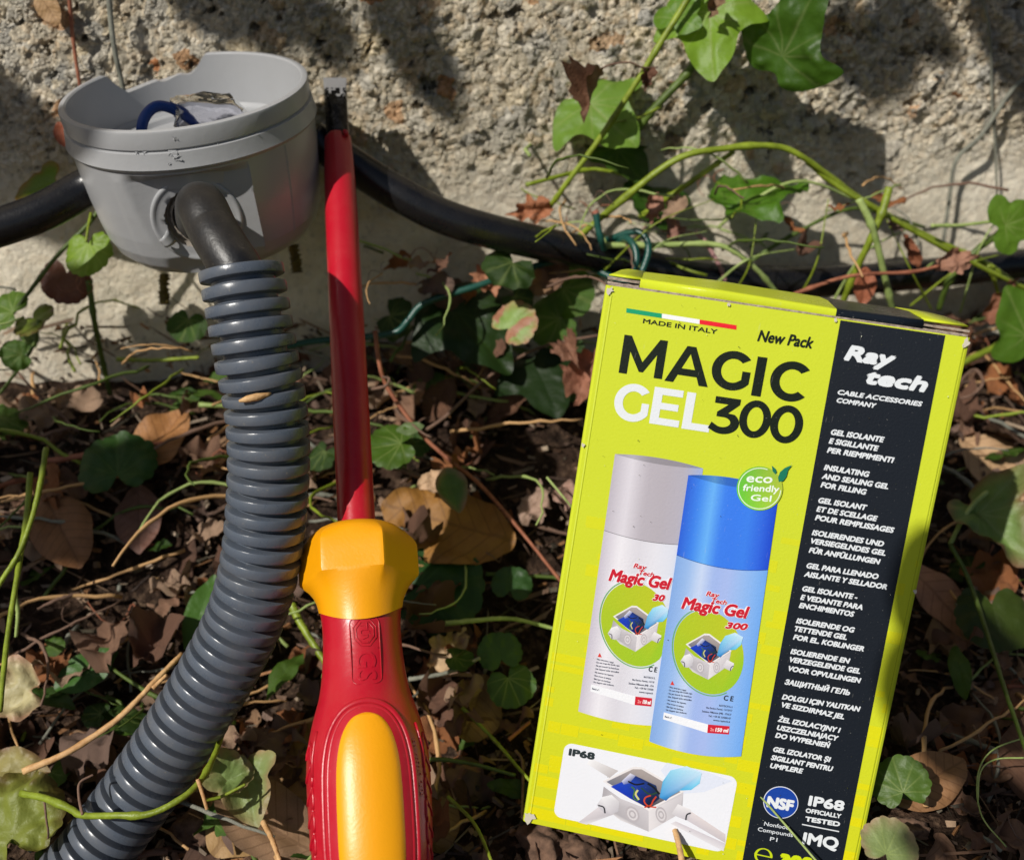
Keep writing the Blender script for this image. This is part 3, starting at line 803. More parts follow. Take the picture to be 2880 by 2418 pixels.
# dark band
dk = Print(); yb = -BHT + .0
def band_x(px, py, qx, qy): 
    a, b = pan(px, py), pan(qx, qy); return lambda y: a[0] + (b[0] - a[0]) * (y - a[1]) / (b[1] - a[1])
bl, br = band_x(2364, 899, 2088, 2418), band_x(2659, 943, 2370, 2418)
dk.strip([([(bl(y), y), (br(y), y)], [DARK, DARK]) for y in np.linspace(-.0003, -BHT, 8)], 2)
band = dk.build('dark_band', carton)

def place(pr, items, layer):
    """each item: text, p0, p1 (panel coords of baseline ends), cap (m), col, bold (fraction of cap), shear, space"""
    geos = text_geo(items)
    for it, (v, f) in zip(items, geos):
        if not len(v): continue
        (xa, ya), (xb_, yb_) = it['p0'], it['p1']
        v = v.copy(); v[:, 0] -= v[:, 0].min()
        b = it.get('bold', 0) * it['cap']
        sx = (xb_ - xa - 2 * b) / v[:, 0].max(); sy = (it['cap'] - 2 * b) / CAP
        x = xa + b + v[:, 0] * sx; y = ya + b + v[:, 1] * sy + (x - xa) / (xb_ - xa) * (yb_ - ya)
        pr.geo(np.stack([x, y], -1), f, it['col'], layer, b)
PX = .0000826
def T(s, m_, a, b, cap, col, bold=.07, shear=0.0): return dict(s=s, p0=m_(*a), p1=m_(*b), cap=cap * PX, col=col, bold=bold, shear=shear)
it = [T('Ray', cB, (583, 537), (945, 590), 47, WHITE, .085, .22), T('tech', cB, (735, 703), (1172, 768), 46, WHITE, .085, .22),
      T('CABLE ACCESSORIES', cB, (540, 778), (1140, 865), 14.5, WHITE, .07, .2), T('COMPANY', cB, (533, 835), (815, 877), 14.5, WHITE, .07, .2)]
bandtext = [
 (cB, 16, ['GEL ISOLANTE', (492, 1063), (870, 1120)], ['E SIGILLANTE', (478, 1125), (830, 1182)], ['PER RIEMPIMENTI', (465, 1190), (940, 1265)],
  ['INSULATING', (443, 1312), (765, 1365)], ['AND SEALING GEL', (428, 1374), (900, 1450)], ['FOR FILLING', (420, 1435), (745, 1490)],
  ['GEL ISOLANT', (403, 1545), (748, 1600)], ['ET DE SCELLAGE', (390, 1606), (822, 1678)], ['POUR REMPLISSAGES', (380, 1667), (940, 1760)]),
 (cC, 16, ['ISOLIERENDES UND', (535, 305), (1130, 403)], ['VERSIEGELNDES GEL', (525, 374), (1145, 478)], ['FÜR ANFÜLLUNGEN', (510, 450), (1100, 550)],
  ['GEL PARA LLENADO', (490, 577), (1085, 672)], ['AISLANTE Y SELLADOR', (470, 647), (1155, 757)], ['GEL ISOLANTE -', (455, 767), (912, 841)],
  ['E VEDANTE PARA', (440, 838), (955, 925)], ['ENCHIMIENTOS', (428, 905), (885, 982)], ['ISOLERENDE OG', (405, 1032), (888, 1113)],
  ['TETTENDE GEL', (390, 1097), (825, 1172)], ['FOR EL. KOBLINGER', (380, 1167), (965, 1268)], ['ISOLIERENDE EN', (358, 1285), (850, 1368)],
  ['VERZEGELENDE GEL', (350, 1352), (935, 1452)], ['VOOR OPVULLINGEN', (340, 1426), (940, 1530)], ['ЗАЩИТНЫЙ ГЕЛЬ', (310, 1537), (850, 1630)],
  ['DOLGU IÇIN YALITKAN', (288, 1660), (935, 1765)]),
 (cD, 16, ['VE SIZDIRMAZ JEL', (645, 285), (1225, 400)], ['ŻEL IZOLACYJNY I', (612, 418), (1190, 525)], ['USZCZELNIAJĄCY', (603, 495), (1170, 600)],
  ['DO WYPEŁNIEŃ', (587, 565), (1095, 665)], ['GEL IZOLATOR ȘI', (568, 695), (1100, 795)], ['SIGILLANT PENTRU', (548, 770), (1120, 880)], ['UMPLERE', (540, 845), (845, 900)])]
for m_, cap, *rows_ in bandtext:
    for s_, a, b in rows_: it.append(T(s_, m_, a, b, cap * 1.07, WHITE, .068, .2))
it += [T('Nonfood', cD, (487, 1375), (715, 1415), 13, (220, 226, 232), .02), T('Compounds', cD, (428, 1425), (752, 1482), 13, (220, 226, 232), .02), T('P1', cD, (540, 1515), (608, 1527), 13, (220, 226, 232), .02),
       T('IP68', cD, (890, 1192), (1220, 1246), 34, WHITE, .065), T('OFFICIALLY', cD, (868, 1256), (1195, 1312), 15, WHITE, .06), T('TESTED', cD, (862, 1335), (1185, 1388), 16.5, WHITE, .08),
       T('IMQ', cD, (835, 1545), (1165, 1600), 40, WHITE, .06), T('300 ml', cD, (615, 1752), (1180, 1838), 46, (206, 222, 20), .11)]
wt = Print(); place(wt, it, 5)
wt.line([cD(838, 1365), cD(1180, 1432)], .0003, WHITE, 5)
wt.build('lettering', band)
# estimated sign
es = Print(); c0_ = cD(482, 1655); ra, rb_ = .0023, .0021
def arc(cx_, cy_, rx, ry, a0, a1, n=40): return [(cx_ + rx * math.cos(R(a0 + (a1 - a0) * i / n)), cy_ + ry * math.sin(R(a0 + (a1 - a0) * i / n))) for i in range(n + 1)]
def band_arc(pr, c_, r0x, r0y, r1x, r1y, a0, a1, col, layer, n=48):
    A, B = arc(*c_, r0x, r0y, a0, a1, n), arc(*c_, r1x, r1y, a0, a1, n); pr.strip([(A, [col] * (n + 1)), (B, [col] * (n + 1))], layer)
band_arc(es, c0_, ra, rb_, ra * .72, rb_ * .86, 0, 320, (196, 214, 24), 5)
es.poly([(c0_[0] - ra * .72, c0_[1] + .00016), (c0_[0] + ra * .98, c0_[1] + .00016), (c0_[0] + ra * .98, c0_[1] - .00016), (c0_[0] - ra * .72, c0_[1] - .00016)], (196, 214, 24), 5.2)
es.build('estimated_sign', band)
# round certification badge
bd = Print(); c0_ = cD(642, 1165); rr0 = .00435
bd.poly(arc(*c0_, rr0, rr0, 0, 353, 50), (226, 230, 240), 3); bd.poly(arc(*c0_, rr0 * .955, rr0 * .955, 0, 353, 50), (24, 66, 160), 4)
place(bd, [T('NSF', cD, (505, 1205), (752, 1250), 38, WHITE, .08)], 5)
bd.build('certification_badge', band)

wr = Print(); rs = random.Random(21)
for q in range(70):
    x, y = rs.uniform(.002, BWD - .002), rs.uniform(-BHT + .002, -.002); r_ = rs.uniform(.00006, .00016)
    wr.poly([(x + r_ * math.cos(a) * rs.uniform(.5, 1.3), y + r_ * math.sin(a) * rs.uniform(.5, 1.3)) for a in (0, 1.2, 2.4, 3.7, 5)], rs.choice([(70, 74, 30), (60, 56, 40), (226, 228, 200)]), 20 + q * .02)
for (x, y, r_) in ((.0012, -.0012, .0012), (.0014, -BHT + .0018, .0022), (BWD - .001, -.0014, .0013), (BWD - .0012, -BHT + .0012, .0016), (.0006, -.04, .0007), (BWD - .0006, -.062, .0007), (.03, -.0004, .0006), (.055, -.0004, .0006)):
    wr.poly([(min(max(x + r_ * math.cos(a) * rs.uniform(.3, 1), .0001), BWD - .0001), y + r_ * math.sin(a) * rs.uniform(.4, 1.2)) for a in np.linspace(0, 5.8, 12)], (206, 198, 182), 19.5)
wr.line([(.0017, -.002), (.0017, -BHT + .002)], .00009, (222, 232, 110), 19.6); wr.line([(BWD - .0014, -.002), (BWD - .0015, -BHT + .002)], .00009, (150, 164, 20), 19.6)
wr.build('scuff_mark', carton)

# headline letters drawn as outlines
def glyph(ch):
    """outlines (list of closed loops) in a box of capital height 1; first value is the advance width"""
    w_ = .235
    def ringarc(cx_, cy_, rx, ry, t, a0, a1, n=44):
        return arc(cx_, cy_, rx, ry, a0, a1, n) + arc(cx_, cy_, rx - t, ry - t * .96, a1, a0, n)
    if ch == 'M':
        return 1.17, [[(0, 0), (0, 1), (.2, 1), (.585, .36), (.965, 1), (1.165, 1), (1.17, 0), (.945, 0), (.943, .60), (.64, .10), (.53, .10), (.222, .59), (.222, 0)]]
    if ch == 'A':
        return 1.14, [[(0, 0), (.448, 1), (.68, 1), (1.14, 0), (.9, 0), (.812, .212), (.318, .212), (.232, 0)], [(.392, .396), (.738, .396), (.565, .80)]]
    if ch == 'G':
        a = arc(.54, .5, .54, .52, 41, 326, 60); b = arc(.54, .5, .30, .315, 318, 46, 50)
        return 1.04, [a + [(.99, .52), (.78, .52), (.78, .29)] + b[2:]]
    if ch == 'I': return .24, [[(0, 0), (0, 1), (.232, 1), (.232, 0)]]
    if ch == 'C':
        return .96, [arc(.54, .5, .54, .52, 42, 318, 60) + arc(.54, .5, .30, .315, 312, 48, 50)]
    if ch == 'E': return .77, [[(0, 0), (0, 1), (.76, 1), (.76, .814), (.23, .814), (.23, .6), (.69, .6), (.69, .42), (.23, .42), (.23, .186), (.775, .186), (.775, 0)]]
    if ch == 'L': return .72, [[(0, 0), (0, 1), (.232, 1), (.232, .189), (.72, .189), (.72, 0)]]
    if ch == '3':
        lo = arc(.40, .31, .44, .325, 88, -130, 40)
        inn = arc(.38, .315, .22, .14, -128, 76, 30)
        return .82, [[(.10, 1), (.78, 1), (.78, .845), (.50, .575)] + [p for p in lo if p[1] < .60][2:] + [(.02, .10), (.10, .285)] + inn + [(.20, .455), (.20, .58), (.475, .815), (.10, .815)]]
    if ch == '0': return .93, [arc(.465, .5, .465, .52, 0, 352, 50), arc(.465, .5, .235, .335, 0, 352, 44)]
def fill(loops):
    c = bpy.data.curves.new('g', 'CURVE'); c.dimensions = '2D'; c.fill_mode = 'BOTH'
    for L in loops:
        s = c.splines.new('POLY'); s.points.add(len(L) - 1); s.use_cyclic_u = True
        for p_, q in zip(s.points, L): p_.co = (q[0], q[1], 0, 1)
    o = bpy.data.objects.new('g', c); COL.objects.link(o); bpy.context.view_layer.update()
    e2 = o.evaluated_get(bpy.context.evaluated_depsgraph_get()); me = e2.to_mesh()
    v = np.array([tuple(x.co)[:2] for x in me.vertices]); f = [tuple(p_.vertices) for p_ in me.polygons]; e2.to_mesh_clear()
    bpy.data.objects.remove(o); bpy.data.curves.remove(c); return v, f
def headline(pr, chars, col, layer):
    """chars: (letter, px left, px right, baseline panel point by px) in crop A coords"""
    for q, (ch_, xl, xr, yb0, yt0) in enumerate(chars):
        adv, loops = glyph(ch_); v, f = fill(loops)
        (ax0, ay0), (ax1, ay1), top = cA(xl, yb0), cA(xr, yb0 + (xr - xl) * .151), cA(xl + (yb0 - yt0) * .147, yt0)
        k = (ax1 - ax0) / (v[:, 0].max() - v[:, 0].min()); hgt = top[1] - ay0
        x = ax0 + (v[:, 0] - v[:, 0].min()) * k; y = ay0 + v[:, 1] * hgt + (v[:, 0] * k) * (ay1 - ay0) / (ax1 - ax0)
        pr.geo(np.stack([x, y], -1), f, col, layer + q * .08)
hd = Print()
headline(hd, [('M', 275, 612, 906, 610), ('A', 630, 968, 968, 678), ('G', 976, 1275, 1012, 720), ('I', 1303, 1378, 1082, 778), ('C', 1428, 1715, 1098, 800)], INK, 3)
headline(hd, [('3', 962, 1195, 1360, 1082), ('0', 1190, 1432, 1388, 1108), ('0', 1428, 1680, 1428, 1146)], INK, 4)
place(hd, [T('MADE IN ITALY', cA, (463, 522), (1040, 608), 14, INK, .045), T('New Pack', cA, (1350, 662), (1782, 722), 34, INK, .045, .2)], 3)
hd.build('lettering', carton)
hw_ = Print(); headline(hw_, [('G', 222, 490, 1258, 978), ('E', 512, 740, 1298, 1014), ('L', 763, 975, 1338, 1054)], WHITE, 3); hw_.build('lettering', carton)
fl_ = Print()
for a, b, col in ((337, 613, (20, 158, 110)), (613, 906, (240, 242, 244)), (906, 1193, (232, 34, 48))):
    f1 = lambda x, y: cA(x, y + (x - 337) * .156)
    fl_.poly([f1(a, 405), f1(b, 405), f1(b - 2, 440), f1(a - 2, 440)], col, 2)
fl_.build('flag_stripe', carton)

# printed picture of a junction box being filled; drawn once in crop E pixels and mapped to its three places
def affine(src, dst):
    A = np.array([[x, y, 1] for x, y in src]); return np.linalg.solve(A, np.array(dst))
def junction(pr, mp, layer, extras=True):
    q = lambda L: [mp(x, y) for x, y in L]
    g1, g2, g3, g4 = (226, 222, 226), (206, 202, 208), (170, 166, 172), (188, 184, 190)
    if extras:
        pr.poly(q([(590, 430), (850, 545), (770, 610), (560, 480)]), [(240, 240, 244), (196, 190, 190), (190, 184, 186), (240, 240, 244)], layer)
        pr.poly(q([(1300, 470), (1640, 545), (1900, 640), (1640, 740), (1400, 760), (1240, 540)]), (222, 228, 244), layer)
        pr.poly(q([(480, 1020), (690, 860), (850, 930), (560, 1040)]), [(206, 200, 206), (222, 216, 222), (190, 186, 194), (226, 224, 230)], layer)
        pr.poly(q([(1500, 905), (1838, 1130), (1838, 1210), (1480, 1000)]), [(226, 218, 220), (214, 204, 206), (196, 188, 194), (204, 198, 206)], layer)
        pr.poly(q([(1380, 1010), (1838, 1215), (1820, 1285), (1330, 1030)]), [(206, 200, 208), (206, 200, 208), (226, 224, 230), (224, 222, 228)], layer + .3)
    pr.poly(q([(715, 690), (870, 800), (1130, 900), (1450, 740), (1440, 880), (1130, 1105), (870, 1000), (690, 860)]), [g3, g2, g2, g2, g3, g4, g1, g3], layer + .6)   # outer walls
    pr.poly(q([(1130, 910), (1440, 770), (1430, 930), (1130, 1105)]), [g1, g2, g4, g1], layer + .9)
    pr.poly(q([(705, 640), (990, 505), (1070, 510), (1460, 735), (1130, 915)]), [(232, 228, 230)] * 5, layer + 1.2)                       # rim
    pr.poly(q([(740, 645), (985, 528), (1065, 530), (1425, 738), (1130, 890)]), [(120, 122, 134), (170, 160, 158), (168, 160, 158), (150, 142, 142), (26, 34, 60)], layer + 1.5)  # inside
    pr.poly(q([(780, 690), (900, 640), (1010, 590), (1200, 680), (1230, 800), (1120, 885), (960, 800)]), [(24, 60, 190), (30, 70, 190), (26, 46, 110), (30, 50, 90), (22, 40, 80), (14, 20, 40), (20, 50, 170)], layer + 1.8)
    pr.poly(q([(880, 640), (960, 565), (1010, 590), (950, 660), (900, 670)]), [(196, 200, 226), (226, 226, 240), (150, 156, 196), (60, 80, 150), (120, 130, 190)], layer + 2.1)
    for pts_, c_, w2 in (([(940, 640), (1010, 670), (1090, 660)], (24, 24, 30), .00035), ([(970, 690), (1000, 720), (990, 790), (1030, 820)], (64, 110, 56), .0003), ([(1030, 720), (1010, 760), (1040, 810)], (206, 204, 130), .0004),
                        ([(1060, 700), (1140, 760), (1220, 740)], (40, 70, 50), .0003), ([(1120, 660), (1180, 700), (1230, 760)], (20, 26, 36), .0004),
                        ([(1150, 770), (1100, 790), (1090, 830), (1130, 870), (1200, 880)], (206, 70, 40), .0003), ([(1200, 780), (1170, 820), (1150, 860), (1090, 880)], (200, 62, 36), .0003)):
        f_ = 1.0 if extras else .5
        pr.line(q([tuple(p_) for p_ in spline(pts_, 12)]), w2 * f_ * 1.3, c_, layer + 2.4)
    pr.poly(q([(1260, 640), (1330, 540), (1480, 500), (1620, 560), (1600, 660), (1520, 720), (1420, 725), (1330, 780), (1290, 820), (1230, 790)]),
            [(90, 180, 226), (150, 214, 240), (206, 230, 246), (196, 226, 246), (120, 206, 240), (96, 196, 238), (60, 170, 226), (60, 140, 200), (40, 90, 160), (60, 150, 216)], layer + 2.7)
    for c0x, c0y, k in ((980, 945, 1), (1245, 950, .8)):
        for rr1, cc in ((66, (184, 178, 184)), (50, (214, 210, 214)), (34, (180, 174, 180)), (20, (212, 208, 212))):
            pr.poly(q([(c0x + rr1 * k * math.cos(R(a)), c0y + rr1 * 1.1 * math.sin(R(a)) + .3 * rr1 * k * math.cos(R(a))) for a in range(0, 360, 24)]), cc, layer + 1.0 + (66 - rr1) * .004)
    pr.poly(q([(650, 860), (700, 785), (790, 765), (860, 830), (850, 920), (780, 945), (720, 935)]), [(206, 204, 212), (236, 236, 240), (240, 240, 244), (206, 204, 210), (190, 188, 196), (200, 196, 204), (190, 186, 196)], layer + 1.7)
    pr.line(q([tuple(p_) for p_ in spline([(664, 862), (715, 880), (728, 935)], 9)]), .0004 * (1 if extras else .5), (60, 60, 66), layer + 2.0)
    pr.poly(q([(1340, 940), (1400, 850), (1520, 900), (1520, 940), (1480, 1000), (1400, 970)]), [(206, 202, 208), (234, 232, 236), (230, 228, 232), (214, 210, 216), (196, 192, 200), (200, 196, 204)], layer + 1.7)
    pr.line(q([tuple(p_) for p_ in spline([(1518, 932), (1482, 950), (1472, 998)], 9)]), .0004 * (1 if extras else .5), (60, 60, 66), layer + 2.0)
def rounded(mp, x0, y0, x1, y1, sl, r, n=7):
    out = []
    for cx_, cy_, a in ((x1 - r, y0 + r, -90), (x1 - r, y1 - r, 0), (x0 + r, y1 - r, 90), (x0 + r, y0 + r, 180)):
        for k in range(n): 
            x = cx_ + r * math.cos(R(a + 90 * k / (n - 1))); y = cy_ + r * math.sin(R(a + 90 * k / (n - 1))); out.append(mp(x, y))
    return out
# photo panel: corners at (355,275) (1940,620) (1830,1300) (262,965) in crop E
pp = Print(); a_ = cE(350, 272); b_ = cE(1942, 612); c_ = cE(1834, 1302); d_ = cE(258, 968)
x0, x1 = (a_[0] + d_[0]) / 2, (b_[0] + c_[0]) / 2; y0, y1 = (a_[1] + b_[1]) / 2, (c_[1] + d_[1]) / 2
pp.poly(rounded(lambda x, y: (x, y), x0, y1, x1, y0, 0, .0022), (234, 236, 244), 3)
junction(pp, cE, 3.5)
place(pp, [T('IP68', cE, (388, 402), (628, 446), 25, (44, 54, 58), .09)], 6)
pp.build('printed_photo', carton)
# two printed aerosol cans
def can(name, L, Rr, yt, ycap, yb, bow, cap_cols, body_cols, layer, clip=None, jsrc=None, jdst=None, txt=(), side=None):
    """L, Rr: functions giving left and right edge px (crop G) at row px; colours across the can"""
    pr = Print(); n = 24
    def row(fy, cols):
        pts, cc = [], []
        for j in range(n + 1):
            u = j / n
            x, y = fy(u); pts.append(cG(x, y))
            k = u * (len(cols) - 1); i = min(int(k), len(cols) - 2); f_ = k - i
            cc.append(tuple(cols[i][q] * (1 - f_) + cols[i + 1][q] * f_ for q in range(3)))
        return pts, cc
    def edge(yl, b):       # row following the can's curved section, yl = row at the left edge
        yr = yl + (Rr(yl) - L(yl)) * .16
        return lambda u: (L(yl) + (Rr(yr) - L(yl)) * u, yl + (yr - yl) * u + b * 4 * u * (1 - u))
    top = [tuple(v * .82 for v in c_) for c_ in cap_cols]
    pr.strip([row(edge(yt, -bow * .8), top), row(edge(yt, bow * .75), top)], layer)
    pr.strip([row(edge(yt, bow * .75), cap_cols), row(edge(ycap, bow), cap_cols)], layer + .1)
    pr.strip([row(edge(ycap, bow), [tuple(v * .6 for v in c_) for c_ in cap_cols]), row(edge(ycap + 5, bow), [tuple(v * .7 for v in c_) for c_ in cap_cols])], layer + .3)
    pr.strip([row(edge(ycap + (yb - ycap) * k / 6, bow), body_cols) for k in range(7)], layer + .2)
    return pr, edge
# crop G lines for grey can: left edge (402?) measured in crop F and G
gL = lambda y: 272 - (y - 0) * .1430
gR = lambda y: 850 - (y - 0) * .1430 + 62
grey_cap = [(186, 180, 192), (218, 214, 224), (182, 176, 186), (178, 172, 182), (178, 174, 188), (160, 176, 218)]
grey_body = [(196, 190, 204), (232, 230, 238), (214, 212, 222), (224, 224, 234), (216, 220, 234), (176, 196, 232)]
toG = lambda x, y: (x * 2.939 / 3.281, (y - 340 * 3.281) * 2.939 / 3.281)        # crop F -> crop G
pr, _ = can('x', lambda y: 262 - y * .1434, lambda y: 262 - y * .1434 + 745, toG(432, 185)[1], toG(335, 885)[1], 1290, 34, grey_cap, grey_body, 3)
src = [(715, 650), (1130, 1105), (1450, 740)]
def jmap(dst):
    Am = affine(src, dst); return lambda x, y: cG(*(np.array([x, y, 1]) @ Am))
def can_label(pr, ox, oy, layer, clipx=None):
    # offsets relative to the blue can in crop G
    s = lambda x, y: (x + ox, y + oy)
    c1 = (1155, 800); tilt = R(9)
    el = [s(c1[0] + 290 * math.cos(R(a)) * 1 - 0 * math.sin(R(a)), c1[1] + 345 * math.sin(R(a)) + 290 * math.cos(R(a)) * .16) for a in range(0, 360, 8)]
    if clipx: el = [(min(x, clipx(y)), y) for x, y in el]
    pr.poly([cG(*p_) for p_ in el], [(150 + 40 * (k / 45), 196, 40) for k in range(45)], layer)
    ring = [s(c1[0] + 300 * math.cos(R(a)), c1[1] + 357 * math.sin(R(a)) + 300 * math.cos(R(a)) * .16) for a in range(60, 262, 6)]
    if clipx: ring = [p_ for p_ in ring if p_[0] < clipx(p_[1])]
    pr.line([cG(*p_) for p_ in ring], .0003, (110, 170, 110), layer + .1)
    jm = jmap([s(970, 740), s(1150, 1025), s(1340, 790)])
    if clipx:
        Am = affine(src, [s(970, 740), s(1150, 1025), s(1340, 790)])
        def jm(x, y):
            q_ = np.array([x, y, 1]) @ Am; return cG(min(q_[0], clipx(q_[1])), q_[1])
    junction(pr, jm, layer + .3, False)
    RED = (200, 30, 50); TX = (70, 78, 100)
    def tt(st, a, b, cap, col, bold=.05, shear=0.0, lay=0): return dict(s=st, p0=cG(*s(*a)), p1=cG(*s(*b)), cap=cap * PX, col=col, bold=bold, shear=shear)
    halo = [tt('Ray', (1131, 333), (1240, 352), 16, RED, .06, .2), tt('Tech', (1176, 388), (1302, 410), 15, RED, .06, .2)]
    if clipx: halo += [tt('Magic Gel', (925, 440), (1440, 519), 40, RED, .06, .2), tt('30', (1288, 603), (1390, 612), 22, RED, .09, .2)]
    else: halo += [tt('Magic Gel', (925, 440), (1480, 527), 40, RED, .06, .2), tt('300', (1288, 603), (1474, 620), 22, RED, .09, .2)]
    place(pr, [dict(h_, col=(240, 240, 246), bold=h_['bold'] + .07, p0=(h_['p0'][0] - .00012, h_['p0'][1] - .0001), p1=(h_['p1'][0] + .00012, h_['p1'][1] - .0001), cap=h_['cap'] + .0002) for h_ in halo], layer + 3.3)
    place(pr, halo, layer + 3.8)
    small = ['Non invertire i tappi', 'Do not swap the bottle caps', 'Ne pas invertir les bouchons', 'Die Stöpsel nicht umstellen', 'No invertir los tapones', 'Non trocar as tampas', 'Ikke bytt om korkene', 'De doppen niet omkeren']
    ends = [975, 1025, 1020, 1020, 975, 955, 950, 978]; li = []
    for k, st in enumerate(small):
        y = 1090 + k * 27 - 0; x = 822 - k * 4
        li.append(tt('· ' + st, (x, y), (ends[k] - 8 if not clipx else ends[k] - 8, y + 30), 5.5, TX, .01))
    if not clipx:
        for st, x, x2, y in (('RAYTECH S.r.l.', 1240, 1352, 1245), ('Via Enrico Fermi, 11/13/17', 1130, 1347, 1262), ('Settimo Milanese (MI) - ITALY', 1098, 1340, 1292), ('Tel.: +39 02 33500147', 1150, 1335, 1330), ('www.raytech.it', 1190, 1330, 1364)):
            li.append(tt(st, (x, y), (x2, y + (x2 - x) * .12), 6, TX, .015))
        li.append(tt('C E', (1275, 1195), (1355, 1205), 17, (50, 56, 66), .04))
    else:
        li.append(tt('C E', (1255, 1188), (1325, 1196), 17, (50, 56, 66), .04))
        for st, x, x2, y in (('RAYTECH S.', 1218, 1312, 1240), ('Via Enrico Fermi, 11/13/', 1120, 1305, 1262), ('Settimo Milanese (MI) - ITA', 1092, 1300, 1292), ('Tel.: +39 02 33500', 1140, 1296, 1327), ('www.raytech', 1178, 1292, 1362)):
            li.append(tt(st, (x, y), (x2, y + (x2 - x) * .12), 6, TX, .015))
    place(pr, li, layer + 3)
    wb = [s(785, 1295), s(1150, 1395), s(1143, 1465), s(778, 1352)]
    pr.poly([cG(*p_) for p_ in wb], (238, 240, 246), layer + .4)
    place(pr, [tt('Batch n°:', (792, 1335), (850, 1350), 6, TX, .02)], layer + 3)
    xe = 1328 if not clipx else 1288
    pr.poly([cG(*s(1150, 1395)), cG(*s(xe, 1410)), cG(*s(xe - 6, 1478)), cG(*s(1143, 1465))], (204, 34, 54), layer + .5)
    place(pr, [tt('2x', (1165, 1448), (1198, 1452), 11, (240, 150, 150), .06), tt('150 ml', (1208, 1453), (xe - 14, 1462), 13, (246, 236, 238), .06)], layer + 3)
    tri = [s(838, 1068), s(872, 1072), s(855, 1035)]; pr.poly([cG(*p_) for p_ in tri], (216, 60, 50), layer + .6)
can_label(pr, -600, -228, 4.5, clipx=lambda y: 892 - (y + 40) * .1434)
pr.build('printed_can', carton)
blue_cap = [(44, 96, 214), (60, 130, 236), (104, 176, 246), (58, 124, 236), (56, 122, 236), (58, 126, 236), (48, 104, 226), (28, 72, 204)]
blue_body = [(130, 168, 226), (150, 184, 234), (196, 212, 242), (156, 180, 234), (164, 184, 236), (150, 184, 238), (132, 178, 240), (110, 166, 236)]
pb, _ = can('y', lambda y: 890 - y * .147, lambda y: 1661 - y * .1440, toG(1092, 378)[1], toG(985, 1110)[1] , 1535, 46, blue_cap, blue_body, 9)
can_label(pb, 0, 0, 10.5)
pb.build('printed_can', carton)
# eco badge
eb = Print(); cb = cF_(1758, 500); rr0 = .0055
A = arc(*cb, rr0, rr0, 0, 352, 44)
eb.poly(A, [(96 + 80 * (.5 + .5 * math.cos(R(k * 8))), 196 - 10 * math.sin(R(k * 8)), 60) for k in range(45)], 16)
band_arc(eb, cb, rr0 * .94, rr0 * .94, rr0 * .90, rr0 * .90, 78, 365, (226, 240, 214), 16.4)
eg = (238, 246, 238)
place(eb, [dict(s='eco', p0=cF_(1632, 440), p1=cF_(1872, 452), cap=27 * PX, col=eg, bold=.03), dict(s='friendly', p0=cF_(1600, 520), p1=cF_(1935, 535), cap=20 * PX, col=eg, bold=.03), dict(s='Gel', p0=cF_(1672, 610), p1=cF_(1862, 622), cap=19 * PX, col=eg, bold=.03)], 17)
eb.poly([cF_(*p_) for p_ in ((1935, 440), (1928, 400), (1945, 350), (1990, 310), (2058, 282), (2020, 330), (2005, 390), (1975, 430))], (20, 118, 92), 17.5)
eb.poly([cF_(*p_) for p_ in ((1905, 372), (1878, 340), (1870, 288), (1905, 318), (1915, 345))], (24, 112, 88), 17.5)
eb.build('eco_badge', carton)
# ------------------------------------------------------------------ plants and litter follow
# ------------------------------------------------------------------ leaves
def smooth_closed(pts, n):
    A = np.array(pts); m = len(A); out = []
    for i in range(n):
        t = i / n * m; k = int(t); t -= k
        p0, p1, p2, p3 = A[(k - 1) % m], A[k % m], A[(k + 1) % m], A[(k + 2) % m]
        out.append(0.5 * (2 * p1 + (p2 - p0) * t + (2 * p0 - 5 * p1 + 4 * p2 - p3) * t * t + (3 * p1 - p0 - 3 * p2 + p3) * t ** 3))
    return np.array(out)
def mirror(h): return h + [(-x, y) for x, y in h[::-1][1:-1]]
OUT = {
 'ivy': mirror([(0, .06), (.16, -.06), (.36, -.04), (.54, .14), (.50, .30), (.36, .38), (.36, .50), (.30, .66), (.16, .86), (0, 1.0)]),
 'ivy3': mirror([(0, .04), (.20, -.04), (.44, .10), (.62, .36), (.40, .42), (.30, .50), (.24, .70), (.12, .90), (0, 1.0)]),
 'oval': mirror([(0, 0), (.10, .06), (.24, .24), (.30, .45), (.27, .66), (.16, .86), (.05, .97), (0, 1.0)]),
 'long': mirror([(0, 0), (.07, .08), (.15, .28), (.18, .5), (.14, .75), (.06, .93), (0, 1.0)]),
 'scrap': [(0, 0), (.20, .04), (.34, .20), (.38, .44), (.30, .66), (.22, .70), (.10, .96), (-.02, .80), (-.16, .92), (-.26, .66), (-.34, .50), (-.30, .30), (-.36, .16), (-.14, .04)],
 'sliver': [(0, 0), (.08, .10), (.12, .34), (.20, .52), (.12, .74), (.10, .92), (0, 1.0), (-.08, .84), (-.05, .6), (-.16, .44), (-.10, .2)],
 'torn': [(0, 0), (.14, .08), (.28, .26), (.22, .36), (.33, .50), (.24, .62), (.20, .84), (.06, .80), (0, 1.0), (-.10, .86), (-.22, .80), (-.18, .62), (-.31, .46), (-.26, .22), (-.12, .06)],
}
